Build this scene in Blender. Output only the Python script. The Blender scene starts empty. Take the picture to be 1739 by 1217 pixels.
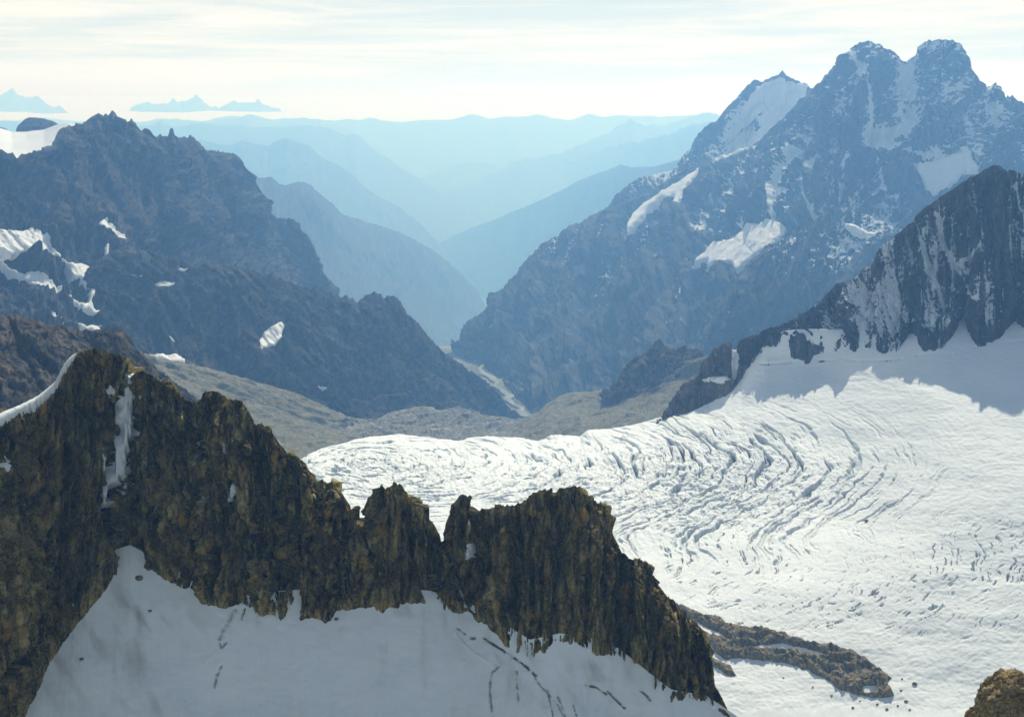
import bpy, math, random
import numpy as np
from concurrent.futures import ThreadPoolExecutor

random.seed(7)
RNG = np.random.default_rng(11)
R = math.radians
scene = bpy.context.scene
COL = scene.collection

# ------------------------------------------------------------------ camera model
W0, H0, F0 = 1739.0, 1217.0, 1953.0
PITCH = math.atan((608.5 - 158.0) / F0)
CP, SP = math.cos(PITCH), math.sin(PITCH)


def P(px, py, D):
    """world point seen at photograph position px,py at forward distance D (metres)"""
    px, py, D = np.asarray(px, float), np.asarray(py, float), np.asarray(D, float)
    dx, dy = (px - 869.5) / F0, (608.5 - py) / F0
    k = D / (CP + dy * SP)
    return np.stack([dx * k, D + 0 * dx, (dy * CP - SP) * k], -1)


def PROJ(p):
    x, y, z = p[..., 0], p[..., 1], p[..., 2]
    d = y * CP - z * SP
    u = y * SP + z * CP
    d = np.maximum(d, 1e-3)
    return 869.5 + F0 * x / d, 608.5 - F0 * u / d


# ------------------------------------------------------------------ noise (numpy, threaded)
PERM = RNG.permutation(256).astype(np.int32)
PERM = np.concatenate([PERM, PERM, PERM])
G = RNG.normal(size=(256, 3)).astype(np.float32)
G /= np.linalg.norm(G, axis=1, keepdims=True)
POOL = ThreadPoolExecutor(4)


def _perlin(p):
    i = np.floor(p)
    f = (p - i).astype(np.float32)
    i = i.astype(np.int32) & 255
    u = f * f * f * (f * (f * 6 - 15) + 10)
    out = None
    X, Y, Z = i[:, 0], i[:, 1], i[:, 2]
    fx, fy, fz = f[:, 0], f[:, 1], f[:, 2]

    def g(a, b, c):
        h = PERM[PERM[PERM[X + a] + Y + b] + Z + c]
        gg = G[h]
        return gg[:, 0] * (fx - a) + gg[:, 1] * (fy - b) + gg[:, 2] * (fz - c)
    ux, uy, uz = u[:, 0], u[:, 1], u[:, 2]

    def lx(b, c):
        a0 = g(0, b, c)
        return a0 + ux * (g(1, b, c) - a0)
    y0 = lx(0, 0); y0 = y0 + uy * (lx(1, 0) - y0)
    y1 = lx(0, 1); y1 = y1 + uy * (lx(1, 1) - y1)
    return (y0 + uz * (y1 - y0)) * 1.6


def _run(fn, p):
    sh = p.shape[:-1]
    q = np.ascontiguousarray(p.reshape(-1, 3).astype(np.float64))
    ch = [q[k:k + 30000] for k in range(0, len(q), 30000)]
    return np.concatenate(list(POOL.map(fn, ch))).reshape(sh)


def perlin(p): return _run(_perlin, p)


def fbm(p, octv=5, lac=2.03, gain=0.5):
    def fn(q):
        s, a, t = 0, 1.0, 0
        for k in range(octv):
            s = s + a * _perlin(q + 17.3 * k); t += a
            q = q * lac; a *= gain
        return s / t
    return _run(fn, p)


def ridged(p, octv=5, lac=2.07, gain=0.55):
    def fn(q):
        s, a, t, w = 0, 1.0, 0, 1.0
        for k in range(octv):
            n = 1 - np.abs(_perlin(q + 9.7 * k))
            n = n * n
            s = s + a * n * w; t += a
            w = np.clip(n * 1.6, 0, 1)
            q = q * lac; a *= gain
        return s / t
    return _run(fn, p)


def smooth(a, e0, e1):
    t = np.clip((a - e0) / (e1 - e0), 0, 1)
    return t * t * (3 - 2 * t)


def mosaic(X, Y, seed):
    """cellular pattern: height of a randomly tilted plane, distance to the nearest joint, tone of the cell"""
    ix, iy = np.floor(X).astype(np.int32), np.floor(Y).astype(np.int32)
    b1 = np.full(X.shape, 9.0); b2 = b1.copy(); h = np.zeros(X.shape); t = h.copy()
    for dx in (-1, 0, 1):
        for dy in (-1, 0, 1):
            a = PERM[PERM[(ix + dx + seed * 13) & 255] + ((iy + dy) & 255)]
            ox, oy = X - ix - dx - (G[a, 0] * .45 + .5), Y - iy - dy - (G[a, 1] * .45 + .5)
            d = ox * ox + oy * oy
            b = PERM[a + 77]
            m = d < b1
            b2 = np.where(m, b1, np.minimum(b2, d))
            h = np.where(m, G[b, 0] * ox + G[b, 1] * oy * .6 + G[b, 2] * .45, h)
            t = np.where(m, G[b, 1], t)
            b1 = np.where(m, d, b1)
    return h, np.sqrt(b2) - np.sqrt(b1), t


# ------------------------------------------------------------------ mesh helpers
def mesh_np(name, verts, faces, mat, attrs=None, flat=False, parent=None):
    me = bpy.data.meshes.new(name)
    v = np.asarray(verts, np.float32).reshape(-1, 3)
    f = np.asarray(faces, np.int32)
    n, k = f.shape
    me.vertices.add(len(v)); me.vertices.foreach_set('co', v.ravel())
    me.loops.add(n * k); me.loops.foreach_set('vertex_index', f.ravel())
    me.polygons.add(n)
    me.polygons.foreach_set('loop_start', np.arange(0, n * k, k, dtype=np.int32))
    me.polygons.foreach_set('loop_total', np.full(n, k, np.int32))
    me.polygons.foreach_set('use_smooth', np.full(n, not flat, bool))
    for an, av in (attrs or {}).items():
        av = np.asarray(av, np.float32)
        if av.ndim == 1:
            a = me.attributes.new(an, 'FLOAT', 'POINT'); a.data.foreach_set('value', av)
        else:
            a = me.attributes.new(an, 'FLOAT_VECTOR', 'POINT'); a.data.foreach_set('vector', av.ravel())
    me.update(calc_edges=True)
    if mat: me.materials.append(mat)
    o = bpy.data.objects.new(name, me)
    COL.objects.link(o)
    if parent is not None: o.parent = parent
    return o


def tag(o, label=None, cat=None, group=None, kind=None):
    if label: o['label'] = label
    if cat: o['category'] = cat
    if group: o['group'] = group
    if kind: o['kind'] = kind
    return o


def grid_faces(r, c):
    i = np.arange(r * c).reshape(r, c)
    return np.stack([i[:-1, :-1], i[1:, :-1], i[1:, 1:], i[:-1, 1:]], -1).reshape(-1, 4)


def crom(gd, n):
    """Catmull-Rom through guide rows gd (k,C,3) with n[i] rows between guide i and i+1"""
    k = len(gd)
    rows = []
    for i in range(k - 1):
        p0, p1, p2, p3 = gd[max(i - 1, 0)], gd[i], gd[i + 1], gd[min(i + 2, k - 1)]
        if i == 0: p0 = 2 * p1 - p2
        if i == k - 2: p3 = 2 * p2 - p1
        for j in range(n[i]):
            t = j / n[i]
            rows.append(p1 + 0.5 * t * (p2 - p0 + t * (2 * p0 - 5 * p1 + 4 * p2 - p3 + t * (3 * (p1 - p2) + p3 - p0))))
    rows.append(gd[-1])
    return np.array(rows)


def box_smooth(a, w):
    if w < 2: return a
    k = np.hanning(w + 2)[1:-1]; k /= k.sum()
    p = np.pad(a, (w, w), mode='reflect', reflect_type='odd')
    return np.convolve(p, k, 'same')[w:-w]


class Surf:
    """a slope lofted through traced lines (crest first, foot last), with a far side and a buried skirt"""

    def __init__(s, guides, nu, rows, back=None, skirt=None, dsm=0.06, gsm=0, K=1.0, ft=.3):
        s.K = K; s.ft = ft
        cr = np.array(guides[0], float)
        seg = np.hypot(np.diff(cr[:, 0]), np.diff(cr[:, 1]))
        cum = np.concatenate([[0], np.cumsum(seg)])
        pxg = np.interp(np.linspace(0, cum[-1], nu), cum, cr[:, 0])
        t = (pxg - cr[0, 0]) / (cr[-1, 0] - cr[0, 0])
        gd = []
        for gi, g in enumerate(guides):
            g = np.array(g, float)
            x = g[0, 0] + t * (g[-1, 0] - g[0, 0])
            y = np.interp(x, g[:, 0], g[:, 1])
            d = np.interp(x, g[:, 0], g[:, 2])
            d = box_smooth(d, max(2, int(nu * dsm)))
            if gsm and 0 < gi < len(guides) - 1:
                y = box_smooth(y, max(2, int(nu * gsm)))
            gd.append(P(x, y, d * K))
        pos = crom(np.array(gd), rows)
        s.crest = 0
        if back:
            nb, ln, sl = back; ln *= K
            tt = np.linspace(1, 0, nb, endpoint=False) ** 1.5
            cs = gd[0].copy()
            for q in range(3): cs[:, q] = box_smooth(cs[:, q], max(2, nu // 30))
            b = []
            for q in tt:
                base = gd[0] * (1 - min(1, q * 6)) + cs * min(1, q * 6)
                b.append(base + np.array([0, ln * q, -ln * q * sl]))
            pos = np.concatenate([np.array(b), pos])
            s.crest = nb
        s.foot = len(pos) - 1
        if skirt:
            ns, dy, dz = skirt; dy *= K; dz *= K
            tt = np.linspace(0, 1, ns + 1)[1:]
            pos = np.concatenate([pos, np.array([gd[-1] + np.array([0, -dy * q, -dz * q]) for q in tt])])
        s.base = pos
        s.R, s.C = pos.shape[:2]
        du = np.linalg.norm(np.diff(pos, axis=1), axis=2).mean(0)
        dv = np.linalg.norm(np.diff(pos, axis=0), axis=2).mean(1)
        s.u = np.concatenate([[0], np.cumsum(du)])[None, :].repeat(s.R, 0)
        v = np.concatenate([[0], np.cumsum(dv)])
        s.v = (v - v[s.crest])[:, None].repeat(s.C, 1)
        a = np.gradient(pos, axis=1); b = np.gradient(pos, axis=0)
        n = np.cross(b, a); n /= np.maximum(np.linalg.norm(n, axis=2, keepdims=True), 1e-9)
        # soften the normals so that fine crest teeth do not fan out
        for _ in range(6):
            n[1:-1, 1:-1] = (n[1:-1, 1:-1] + n[:-2, 1:-1] + n[2:, 1:-1] + n[1:-1, :-2] + n[1:-1, 2:]) / 5
        n /= np.maximum(np.linalg.norm(n, axis=2, keepdims=True), 1e-9)
        s.n = n
        s.px, s.py = PROJ(pos)
        s.lo = np.zeros((s.R, s.C)); s.hi = np.zeros((s.R, s.C)); s.gully = np.zeros((s.R, s.C)); s.tone = np.zeros((s.R, s.C))
        s.add = np.zeros((s.R, s.C, 3)); s.snow = np.zeros((s.R, s.C))

    def w_crest(s, L, keep):
        w = keep + (1 - keep) * smooth(np.abs(s.v), 0, L * s.K)
        vf = s.v[s.foot:s.foot + 1]
        return w * (s.ft + (1 - s.ft) * smooth(vf - s.v, 0, max(L, 30) * s.K))

    def ribs(s, amp, lam, aniso=4, octv=5, crest=(100, .2), shear=0.0, seed=0, warp=.5):
        amp *= s.K; lam *= s.K
        q = np.stack([(s.u + shear * s.v) / lam, s.v / (lam * aniso), np.full_like(s.u, seed + .5)], -1)
        w = fbm(q * np.array([.6, 1.6, 1]) + 31.7, 3)
        q[..., 0] += warp * w
        r = ridged(q, octv)
        r = r - r.mean()
        s.lo += amp * r * s.w_crest(*crest)
        s.gully += -r / max(r.std(), 1e-6)

    def rough(s, amp, lam, octv=5, crest=(100, .2), seed=0, rid=False, squash=1.0):
        amp *= s.K; lam *= s.K
        q = s.base / lam * np.array([1, 1, squash]) + seed
        f = (ridged(q, octv) - .45) * 1.6 if rid else fbm(q, octv)
        s.hi += amp * f * s.w_crest(*crest)

    def spikes(s, amp, lam, L, seed=0):
        """teeth along the crest"""
        amp *= s.K; lam *= s.K; L *= s.K
        q = np.stack([s.u / lam, s.v * 0 + seed, s.v * 0], -1)
        f = ridged(q, 4) - .55
        s.add[..., 2] += amp * f * (1 - smooth(np.abs(s.v), 0, L))

    def groove(s, pts, width, depth, snow=0.0, sharp=1.0):
        if s.K < .6: depth *= 1.7; width *= 1.15
        depth *= s.K
        d = poly_dist(s.px, s.py, pts, closed=False)
        j = 1 + .5 * fbm(np.stack([s.px / 25, s.py / 25, s.px * 0], -1), 3)
        g = np.exp(-(d / (width * j)) ** 2 * sharp)
        s.lo -= depth * g
        s.gully += 2.5 * g
        s.snow += snow * g

    def facets(s, amp, lam, aniso=2.0, crest=(40, .3), seed=0, shear=0.0, tone=.5, crack=.35):
        """broken blocks: every cell of a warped mosaic is a tilted plane with its own tone, parted by cracks"""
        amp *= s.K; lam *= s.K
        X = (s.u + shear * s.v) / lam; Y = s.v / (lam * aniso)
        X = X + .35 * fbm(np.stack([X * .9, Y * .9, X * 0 + seed], -1), 3)
        Y = Y + .35 * fbm(np.stack([X * .9, Y * .9, X * 0 + seed + 40], -1), 3)
        h, e, t = mosaic(X, Y, seed)
        s.hi += amp * (h - crack * (1 - smooth(e, 0, .16))) * s.w_crest(*crest)
        s.tone += tone * t

    def flatten(s, poly, keep=.25):
        d = poly_dist(s.px, s.py, poly, True)
        f = 1 - (1 - keep) * smooth(d, -7, 5)
        s.lo *= f; s.hi *= f

    def final(s):
        s.disp = s.lo + s.hi
        s.pos = s.base + s.n * s.disp[..., None] + s.add
        return s

    def build(s, name, mat, flat=False, parent=None, r0=0, r1=None):
        sl = slice(r0, r1)
        p = s.pos[sl]
        at = {'loft': np.stack([s.u[sl], s.v[sl], s.v[sl] * 0], -1).reshape(-1, 3),
              'gully': s.gully[sl].ravel(), 'snow': s.snow[sl].ravel(), 'tone': s.tone[sl].ravel()}
        s.ob = mesh_np(name, p, grid_faces(*p.shape[:2]), mat, at, flat, parent)
        return s.ob

    def patch(s, name, mat, poly, thick, parent=None, follow=.5, edge=6, wob=2.5, bump=0.0, lam=20, sink=1.0, flat=False, rows=None, holes=(), ridge=False):
        """a sheet of snow (or a swell of rock) lying on this slope inside a traced outline"""
        poly = np.array(poly, float)
        thick *= s.K; bump *= s.K; lam *= s.K
        x0, y0 = poly.min(0) - 12; x1, y1 = poly.max(0) + 12
        r0, r1 = rows or (s.crest, s.R)
        ok = (s.px > x0) & (s.px < x1) & (s.py > y0) & (s.py < y1)
        ok[:r0] = False; ok[r1:] = False
        rr = np.where(ok.any(1))[0]; cc = np.where(ok.any(0))[0]
        if len(rr) < 2 or len(cc) < 2: return None
        S = (slice(rr[0], rr[-1] + 1), slice(cc[0], cc[-1] + 1))
        px, py = s.px[S], s.py[S]
        jit = fbm(np.stack([px / 14, py / 14, px * 0 + poly[0, 0] * .37], -1), 4)
        d = poly_dist(px, py, poly, closed=True) + wob * 2 * jit
        for hl in holes: d = np.minimum(d, -(poly_dist(px, py, hl, True) + wob * 1.2 * jit))
        prof = np.clip(d / edge, -1, 1)
        prof = np.where(prof > 0, np.sqrt(np.maximum(prof, 0)), prof * sink * 1.5)
        h = thick * prof
        if bump:
            bb = (ridged(s.base[S] / lam, 6, gain=.62) - .45) * 1.9 if ridge else fbm(s.base[S] / lam, 5)
            h = h + bump * bb * smooth(d, 0, edge * 1.2)
        lo = s.lo[S] * follow + s.hi[S] * follow
        pos = s.base[S] + s.n[S] * (lo + h + (1 - follow) * thick * .4)[..., None] + s.add[S]
        f = grid_faces(*px.shape)
        dv = d.ravel()
        f = f[(dv[f] > -edge * .8).any(1)]
        if len(f) == 0: return None
        used, inv = np.unique(f.ravel(), return_inverse=True)
        at = {'loft': np.stack([s.u[S], s.v[S], s.v[S] * 0], -1).reshape(-1, 3)[used],
              'gully': s.gully[S].ravel()[used], 'snow': np.ones(len(used))}
        return mesh_np(name, pos.reshape(-1, 3)[used], inv.reshape(-1, 4), mat, at, flat, parent)


def seat(line, srf, extra=0.0):
    """give a traced foot line the distance at which the snow lies there"""
    out = []
    r0 = srf.crest
    for x, y, d in line:
        k = np.argmin((srf.px[r0:] - x) ** 2 + (srf.py[r0:] - y) ** 2)
        q = srf.base[r0:].reshape(-1, 3)[k]
        a, b = srf.px[r0:].ravel()[k], srf.py[r0:].ravel()[k]
        out.append((x, y, float(q[1]) / srf.K + extra if abs(a - x) < 6 and abs(b - y) < 6 else d))
    return out


def poly_dist(px, py, pts, closed=True):
    """distance to a traced line; for a closed outline positive inside"""
    pts = np.array(pts, float)
    q = np.concatenate([pts, pts[:1]]) if closed else pts
    best = np.full(px.shape, 1e9)
    ins = np.zeros(px.shape, bool)
    for (ax, ay), (bx, by) in zip(q[:-1], q[1:]):
        ex, ey = bx - ax, by - ay
        L = ex * ex + ey * ey + 1e-9
        t = np.clip(((px - ax) * ex + (py - ay) * ey) / L, 0, 1)
        best = np.minimum(best, (px - ax - t * ex) ** 2 + (py - ay - t * ey) ** 2)
        if closed and ay != by:
            c = ((ay > py) != (by > py)) & (px < (bx - ax) * (py - ay) / (by - ay) + ax)
            ins ^= c
    best = np.sqrt(best)
    return np.where(ins, best, -best) if closed else best


# ------------------------------------------------------------------ materials
class NT:
    def __init__(s, name):
        s.m = bpy.data.materials.new(name); s.m.use_nodes = True
        s.t = s.m.node_tree; s.t.nodes.clear()

    def n(s, typ, **kw):
        nd = s.t.nodes.new(typ)
        for k, v in kw.items():
            if k.startswith('i_'):
                key = k[2:]
                key = int(key) if key.isdigit() else key.replace('_', ' ')
                if hasattr(v, 'is_linked') or isinstance(v, bpy.types.NodeSocket):
                    s.t.links.new(v, nd.inputs[key])
                else:
                    nd.inputs[key].default_value = v
            else:
                setattr(nd, k, v)
        return nd

    def math(s, op, a, b=0.0, c=None, clamp=False):
        nd = s.n('ShaderNodeMath', operation=op, use_clamp=clamp)
        for i, v in enumerate((a, b, c)):
            if v is None: continue
            if isinstance(v, bpy.types.NodeSocket): s.t.links.new(v, nd.inputs[i])
            else: nd.inputs[i].default_value = v
        return nd.outputs[0]

    def noise(s, vec, scale, detail=6, rough=.6, dist=0.0):
        nd = s.n('ShaderNodeTexNoise', i_Scale=scale, i_Detail=detail, i_Roughness=rough, i_Distortion=dist)
        s.t.links.new(vec, nd.inputs['Vector'])
        return nd.outputs['Fac']

    def map(s, vec, scale):
        nd = s.n('ShaderNodeMapping'); nd.inputs['Scale'].default_value = scale
        s.t.links.new(vec, nd.inputs['Vector'])
        return nd.outputs[0]

    def ramp(s, fac, stops):
        nd = s.n('ShaderNodeValToRGB')
        cr = nd.color_ramp
        while len(cr.elements) < len(stops): cr.elements.new(.5)
        for e, (p, c) in zip(cr.elements, stops):
            e.position = p; e.color = (*c, 1) if len(c) == 3 else c
        s.t.links.new(fac, nd.inputs[0])
        return nd.outputs[0]

    def step(s, v, a, b):
        nd = s.n('ShaderNodeMapRange', interpolation_type='SMOOTHSTEP')
        s.t.links.new(v, nd.inputs[0])
        nd.inputs[1].default_value = a; nd.inputs[2].default_value = b
        return nd.outputs[0]

    def mix(s, f, a, b, typ='MIX'):
        nd = s.n('ShaderNodeMix', data_type='RGBA', blend_type=typ)
        for i, v in ((0, f), (6, a), (7, b)):
            if isinstance(v, bpy.types.NodeSocket): s.t.links.new(v, nd.inputs[i])
            elif i == 0: nd.inputs[0].default_value = v
            else: nd.inputs[i].default_value = (*v, 1)
        return nd.outputs[2]

    def out(s, col, rough=.9, normal=None, spec=.2):
        b = s.n('ShaderNodeBsdfPrincipled')
        b.inputs['Specular IOR Level'].default_value = spec
        if isinstance(col, bpy.types.NodeSocket): s.t.links.new(col, b.inputs['Base Color'])
        else: b.inputs['Base Color'].default_value = (*col, 1)
        if isinstance(rough, bpy.types.NodeSocket): s.t.links.new(rough, b.inputs['Roughness'])
        else: b.inputs['Roughness'].default_value = rough
        if normal is not None: s.t.links.new(normal, b.inputs['Normal'])
        o = s.n('ShaderNodeOutputMaterial')
        s.t.links.new(b.outputs[0], o.inputs[0])
        return s.m


def rock_mat(name, dark, mid, light, ochre=None, size=20.0, aniso=3.0, bump=1.0, snow=None,
             ochre_amt=.55, tone=.06, grass=None):
    """size = metres of the main blocks; snow = dict(base, flat, gully, noise, streak)"""
    N = NT(name)
    att = N.n('ShaderNodeAttribute', attribute_name='loft').outputs['Vector']
    obj = N.n('ShaderNodeTexCoord').outputs['Object']
    gul = N.n('ShaderNodeAttribute', attribute_name='gully').outputs['Fac']
    sn = N.n('ShaderNodeAttribute', attribute_name='snow').outputs['Fac']
    st = N.map(att, (1 / size, 1 / (size * aniso), 1))
    n1 = N.noise(st, 1.0, 8, .68, .6)
    n2 = N.noise(obj, .35 / size, 5, .6)
    n3 = N.noise(obj, 2.6 / size, 6, .7)
    vo = N.n('ShaderNodeTexVoronoi', feature='DISTANCE_TO_EDGE', i_Scale=1.0)
    wv = N.n('ShaderNodeVectorMath', operation='MULTIPLY_ADD')
    nn = N.n('ShaderNodeTexNoise', i_Scale=1.6, i_Detail=4.0); N.t.links.new(st, nn.inputs['Vector'])
    N.t.links.new(nn.outputs['Color'], wv.inputs[0]); wv.inputs[1].default_value = (.8, .8, .8)
    N.t.links.new(st, wv.inputs[2])
    N.t.links.new(wv.outputs[0], vo.inputs['Vector'])
    crack = N.step(vo.outputs['Distance'], 0.0, .12)
    n4 = N.noise(N.map(obj, (1, 1, .55)), 7.5 / size, 4, .75)
    f = N.math('ADD', N.math('ADD', N.math('MULTIPLY', n1, .42), N.math('MULTIPLY', n3, .33)), N.math('MULTIPLY', n4, .25))
    tn = N.n('ShaderNodeAttribute', attribute_name='tone').outputs['Fac']
    f = N.math('ADD', f, N.math('MULTIPLY', tn, tone))
    col = N.ramp(f, [(.40, dark), (.5, mid), (.60, light)])
    if ochre:
        of = N.step(N.math('ADD', N.math('MULTIPLY', n2, .7), N.math('MULTIPLY', n1, .3)), ochre_amt - .03, ochre_amt + .09)
        col = N.mix(N.math('MULTIPLY', of, .75), col, ochre)
    if grass:
        gf = N.step(N.noise(obj, .5 / size, 6, .6), .48, .6)
        col = N.mix(N.math('MULTIPLY', gf, .8), col, grass)
    col = N.mix(N.math('MULTIPLY', N.math('SUBTRACT', 1.0, crack), .35), col, tuple(c * .4 for c in dark))
    bh = N.math('ADD', N.math('MULTIPLY', n1, .8), N.math('MULTIPLY', n3, .4))
    bh = N.math('ADD', bh, N.math('MULTIPLY', crack, .18))
    bh = N.math('ADD', bh, N.math('MULTIPLY', n4, .16))
    rough = .9
    if snow:
        geo = N.n('ShaderNodeNewGeometry')
        sp = N.n('ShaderNodeSeparateXYZ'); N.t.links.new(geo.outputs['Normal'], sp.inputs[0])
        nz = N.noise(N.map(att, (1 / (size * snow.get('grain', .7)), 1 / (size * snow.get('grain', .7) * snow.get('streak', 2.0)), 1)), 1.0, 9, .74, .4)
        nb = N.noise(obj, .12 / size, 4, .5)
        m = N.math('ADD', N.math('MULTIPLY', sp.outputs['Z'], snow.get('flat', .8)), N.math('MULTIPLY', gul, snow.get('gully', .15)))
        m = N.math('ADD', m, N.math('MULTIPLY', N.math('SUBTRACT', nz, .5), snow.get('noise', 1.6)))
        m = N.math('ADD', m, N.math('MULTIPLY', N.math('SUBTRACT', nb, .5), snow.get('big', .8)))
        m = N.math('ADD', m, sn)
        m = N.step(N.math('ADD', m, snow.get('base', -.6)), 0.0, snow.get('soft', .12))
        col = N.mix(m, col, snow.get('color', (.74, .77, .8)))
    bp = N.n('ShaderNodeBump', i_Strength=.9, i_Distance=size * .35 * bump, i_Height=bh)
    return N.out(col, rough, bp.outputs[0])


def snow_mat(name, col=(.8, .81, .82), dirt=(.33, .29, .25), dirt_amt=0.0, size=30.0, bump=.25, streak=(1, 1)):
    N = NT(name)
    obj = N.n('ShaderNodeTexCoord').outputs['Object']
    att = N.n('ShaderNodeAttribute', attribute_name='loft').outputs['Vector']
    dr = N.n('ShaderNodeAttribute', attribute_name='dirt').outputs['Fac']
    n1 = N.noise(N.map(att, (streak[0] / size, streak[1] / size, 1)), 1.0, 6, .6)
    n2 = N.noise(obj, 6 / size, 5, .65)
    n3 = N.noise(obj, .25 / size, 5, .6)
    c = N.mix(N.step(n3, .35, .7), col, tuple(x * y for x, y in zip(col, (.93, .94, .95))))
    df = N.math('MULTIPLY', N.step(N.math('ADD', N.math('MULTIPLY', n1, .6), N.math('MULTIPLY', n3, .4)), .5, .72), dirt_amt)
    df = N.math('ADD', df, dr, clamp=True)
    c = N.mix(df, c, dirt)
    bh = N.math('ADD', N.math('MULTIPLY', n1, 1.0), N.math('MULTIPLY', n2, .25))
    bp = N.n('ShaderNodeBump', i_Strength=.8, i_Distance=size * bump * .3, i_Height=bh)
    return N.out(c, .75, bp.outputs[0], .25)


M = {}
M['fore_rock'] = rock_mat('foreground_rock', (.012, .010, .003), (.16, .122, .040), (.50, .40, .16), (.46, .27, .05), 2.6, 3.2, 1.3,
                          dict(base=-.93, flat=.7, gully=.05, noise=2.0, big=.6, streak=1.2, grain=.5), .56)
M['dark_ridge_rock'] = rock_mat('dark_ridge_rock', (.02, .017, .013), (.06, .05, .036), (.13, .11, .08), (.16, .11, .05), 10.5, 2, 1.0)
M['streak_rock'] = rock_mat('snow_streaked_rock', (.012, .011, .010), (.045, .041, .036), (.13, .115, .09), None, 9.4, 5, 1.2,
                            dict(base=-.36, flat=.5, gully=.16, noise=2.6, big=.4, streak=9.0, grain=.5))
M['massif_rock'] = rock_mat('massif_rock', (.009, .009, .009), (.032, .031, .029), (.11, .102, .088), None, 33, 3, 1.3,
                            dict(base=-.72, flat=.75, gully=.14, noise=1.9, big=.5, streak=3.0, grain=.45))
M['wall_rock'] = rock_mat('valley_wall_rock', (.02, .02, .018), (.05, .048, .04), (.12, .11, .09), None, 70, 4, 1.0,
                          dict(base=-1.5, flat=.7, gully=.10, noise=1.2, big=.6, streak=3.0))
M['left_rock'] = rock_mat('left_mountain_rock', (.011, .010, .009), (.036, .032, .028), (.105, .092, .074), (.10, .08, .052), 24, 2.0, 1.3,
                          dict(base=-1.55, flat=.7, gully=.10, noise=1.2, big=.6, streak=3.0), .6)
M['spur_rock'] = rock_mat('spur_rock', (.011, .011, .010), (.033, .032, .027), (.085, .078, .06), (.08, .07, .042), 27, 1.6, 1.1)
M['moraine'] = rock_mat('moraine_slope', (.12, .115, .075), (.19, .175, .12), (.34, .31, .23), (.26, .215, .13), 12, .35, .6, None, .56, grass=(.13, .14, .075))
M['rib_rock'] = rock_mat('rib_rock', (.03, .024, .016), (.10, .08, .052), (.24, .2, .135), (.2, .14, .07), 7, 2, 1.1)
M['step'] = rock_mat('ice_worn_rock', (.09, .09, .08), (.19, .19, .165), (.42, .41, .36), (.2, .19, .12), 20, .6, .7)
M['far_rock'] = rock_mat('far_range_rock', (.025, .029, .026), (.045, .05, .044), (.08, .082, .07), None, 160, 2, .8)
M['island_rock'] = rock_mat('island_rock', (.07, .058, .034), (.22, .185, .11), (.40, .34, .22), (.32, .24, .12), 5.5, 1.0, .9)
M['boulder_rock'] = rock_mat('boulder_rock', (.06, .04, .02), (.28, .2, .09), (.5, .39, .2), (.45, .27, .09), 1.6, 1.0, 1.0)
M['snow'] = snow_mat('clean_snow', size=30)
M['far_snow'] = snow_mat('far_snow', (.78, .79, .8), dirt_amt=.12, size=70)
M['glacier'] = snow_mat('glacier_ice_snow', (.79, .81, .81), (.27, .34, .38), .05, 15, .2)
M['near_snow'] = snow_mat('shaded_snow', (.86, .87, .86), (.44, .40, .35), .45, 7, .5, (1, .16))
M['old_snow'] = snow_mat('old_snow', (.74, .75, .76), (.3, .27, .24), .4, 24, .2)


# distances were first traced in provisional units; these bring every group to its real distance
K_FORE, K_ICE, K_STEP, K_MID, K_MASSIF, K_WALL = .28, .5, .6, .6, .6, .72
# ------------------------------------------------------------------ far country
def ridge(name, crest, drop, mat, nu=500, rows=60, ribs=(60, 500), rough=(30, 400), label=None, cat='mountain', slope=.75, spike=None, seed=0, K=1.0):
    crest = [(x, y, d * K) for x, y, d in crest]
    """a whole range: traced crest line, near slope falling `drop` metres at the given steepness, far slope behind"""
    c = np.array(crest, float)
    cp = P(c[:, 0], c[:, 1], c[:, 2])
    g2 = []
    for (x, y, d), p in zip(crest, cp):
        zt = p[2] - drop
        D = d - drop / slope
        q = np.array([p[0] * D / d, D, zt])
        a, b = PROJ(q)
        g2.append((float(a), float(b), D))
    g2[0] = (crest[0][0], g2[0][1], g2[0][2]); g2[-1] = (crest[-1][0], g2[-1][1], g2[-1][2])
    g2.sort()
    s = Surf([crest, g2], nu, [rows], back=(10, drop * 1.1, .9), skirt=(3, 60, 500), dsm=.1)
    s.ribs(ribs[0], ribs[1], 3, 5, (drop * .3, .25), seed=seed)
    s.rough(rough[0], rough[1], 5, (drop * .2, .3), seed=seed)
    if spike: s.spikes(spike[0], spike[1], drop * .15, seed)
    s.final().build(name, mat)
    tag(s.ob, label, cat, kind='structure')
    return s


# islands standing out of the cloud sea (beyond the haze)
ISL = 'peaks standing out of the cloud sea'
for nm, cr, lb in (
    ('mountain', [(-60, 178, 43000), (-20, 164, 43000), (0, 158, 43000), (14, 153, 43000), (26, 157, 43000), (40, 163, 43000), (56, 167, 43000), (72, 172, 43000), (95, 181, 43000), (125, 192, 43000)],
     'blue peak poking out of the cloud at the left edge of the picture'),
    ('mountain', [(218, 192, 46000), (240, 179, 46000), (255, 176, 46000), (275, 173, 46000), (300, 172, 46000), (318, 169, 46000), (333, 166.5, 46000), (345, 172, 46000), (362, 181, 46000), (385, 194, 46000)],
     'small blue island of peaks above the cloud, with a small rocky top at its far end'),
    ('mountain', [(368, 194, 48000), (388, 178, 48000), (405, 173, 48000), (418, 170.5, 48000), (432, 172, 48000), (446, 175, 48000), (460, 180, 48000), (480, 194, 48000)],
     'lowest thin blue sliver of hills showing above the white cloud'),
):
    s = ridge(nm, cr, 900, M['far_rock'], 260, 40, (90, 900), (60, 500), lb, slope=.6, spike=(420, 900))
    s.ob['group'] = ISL

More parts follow.
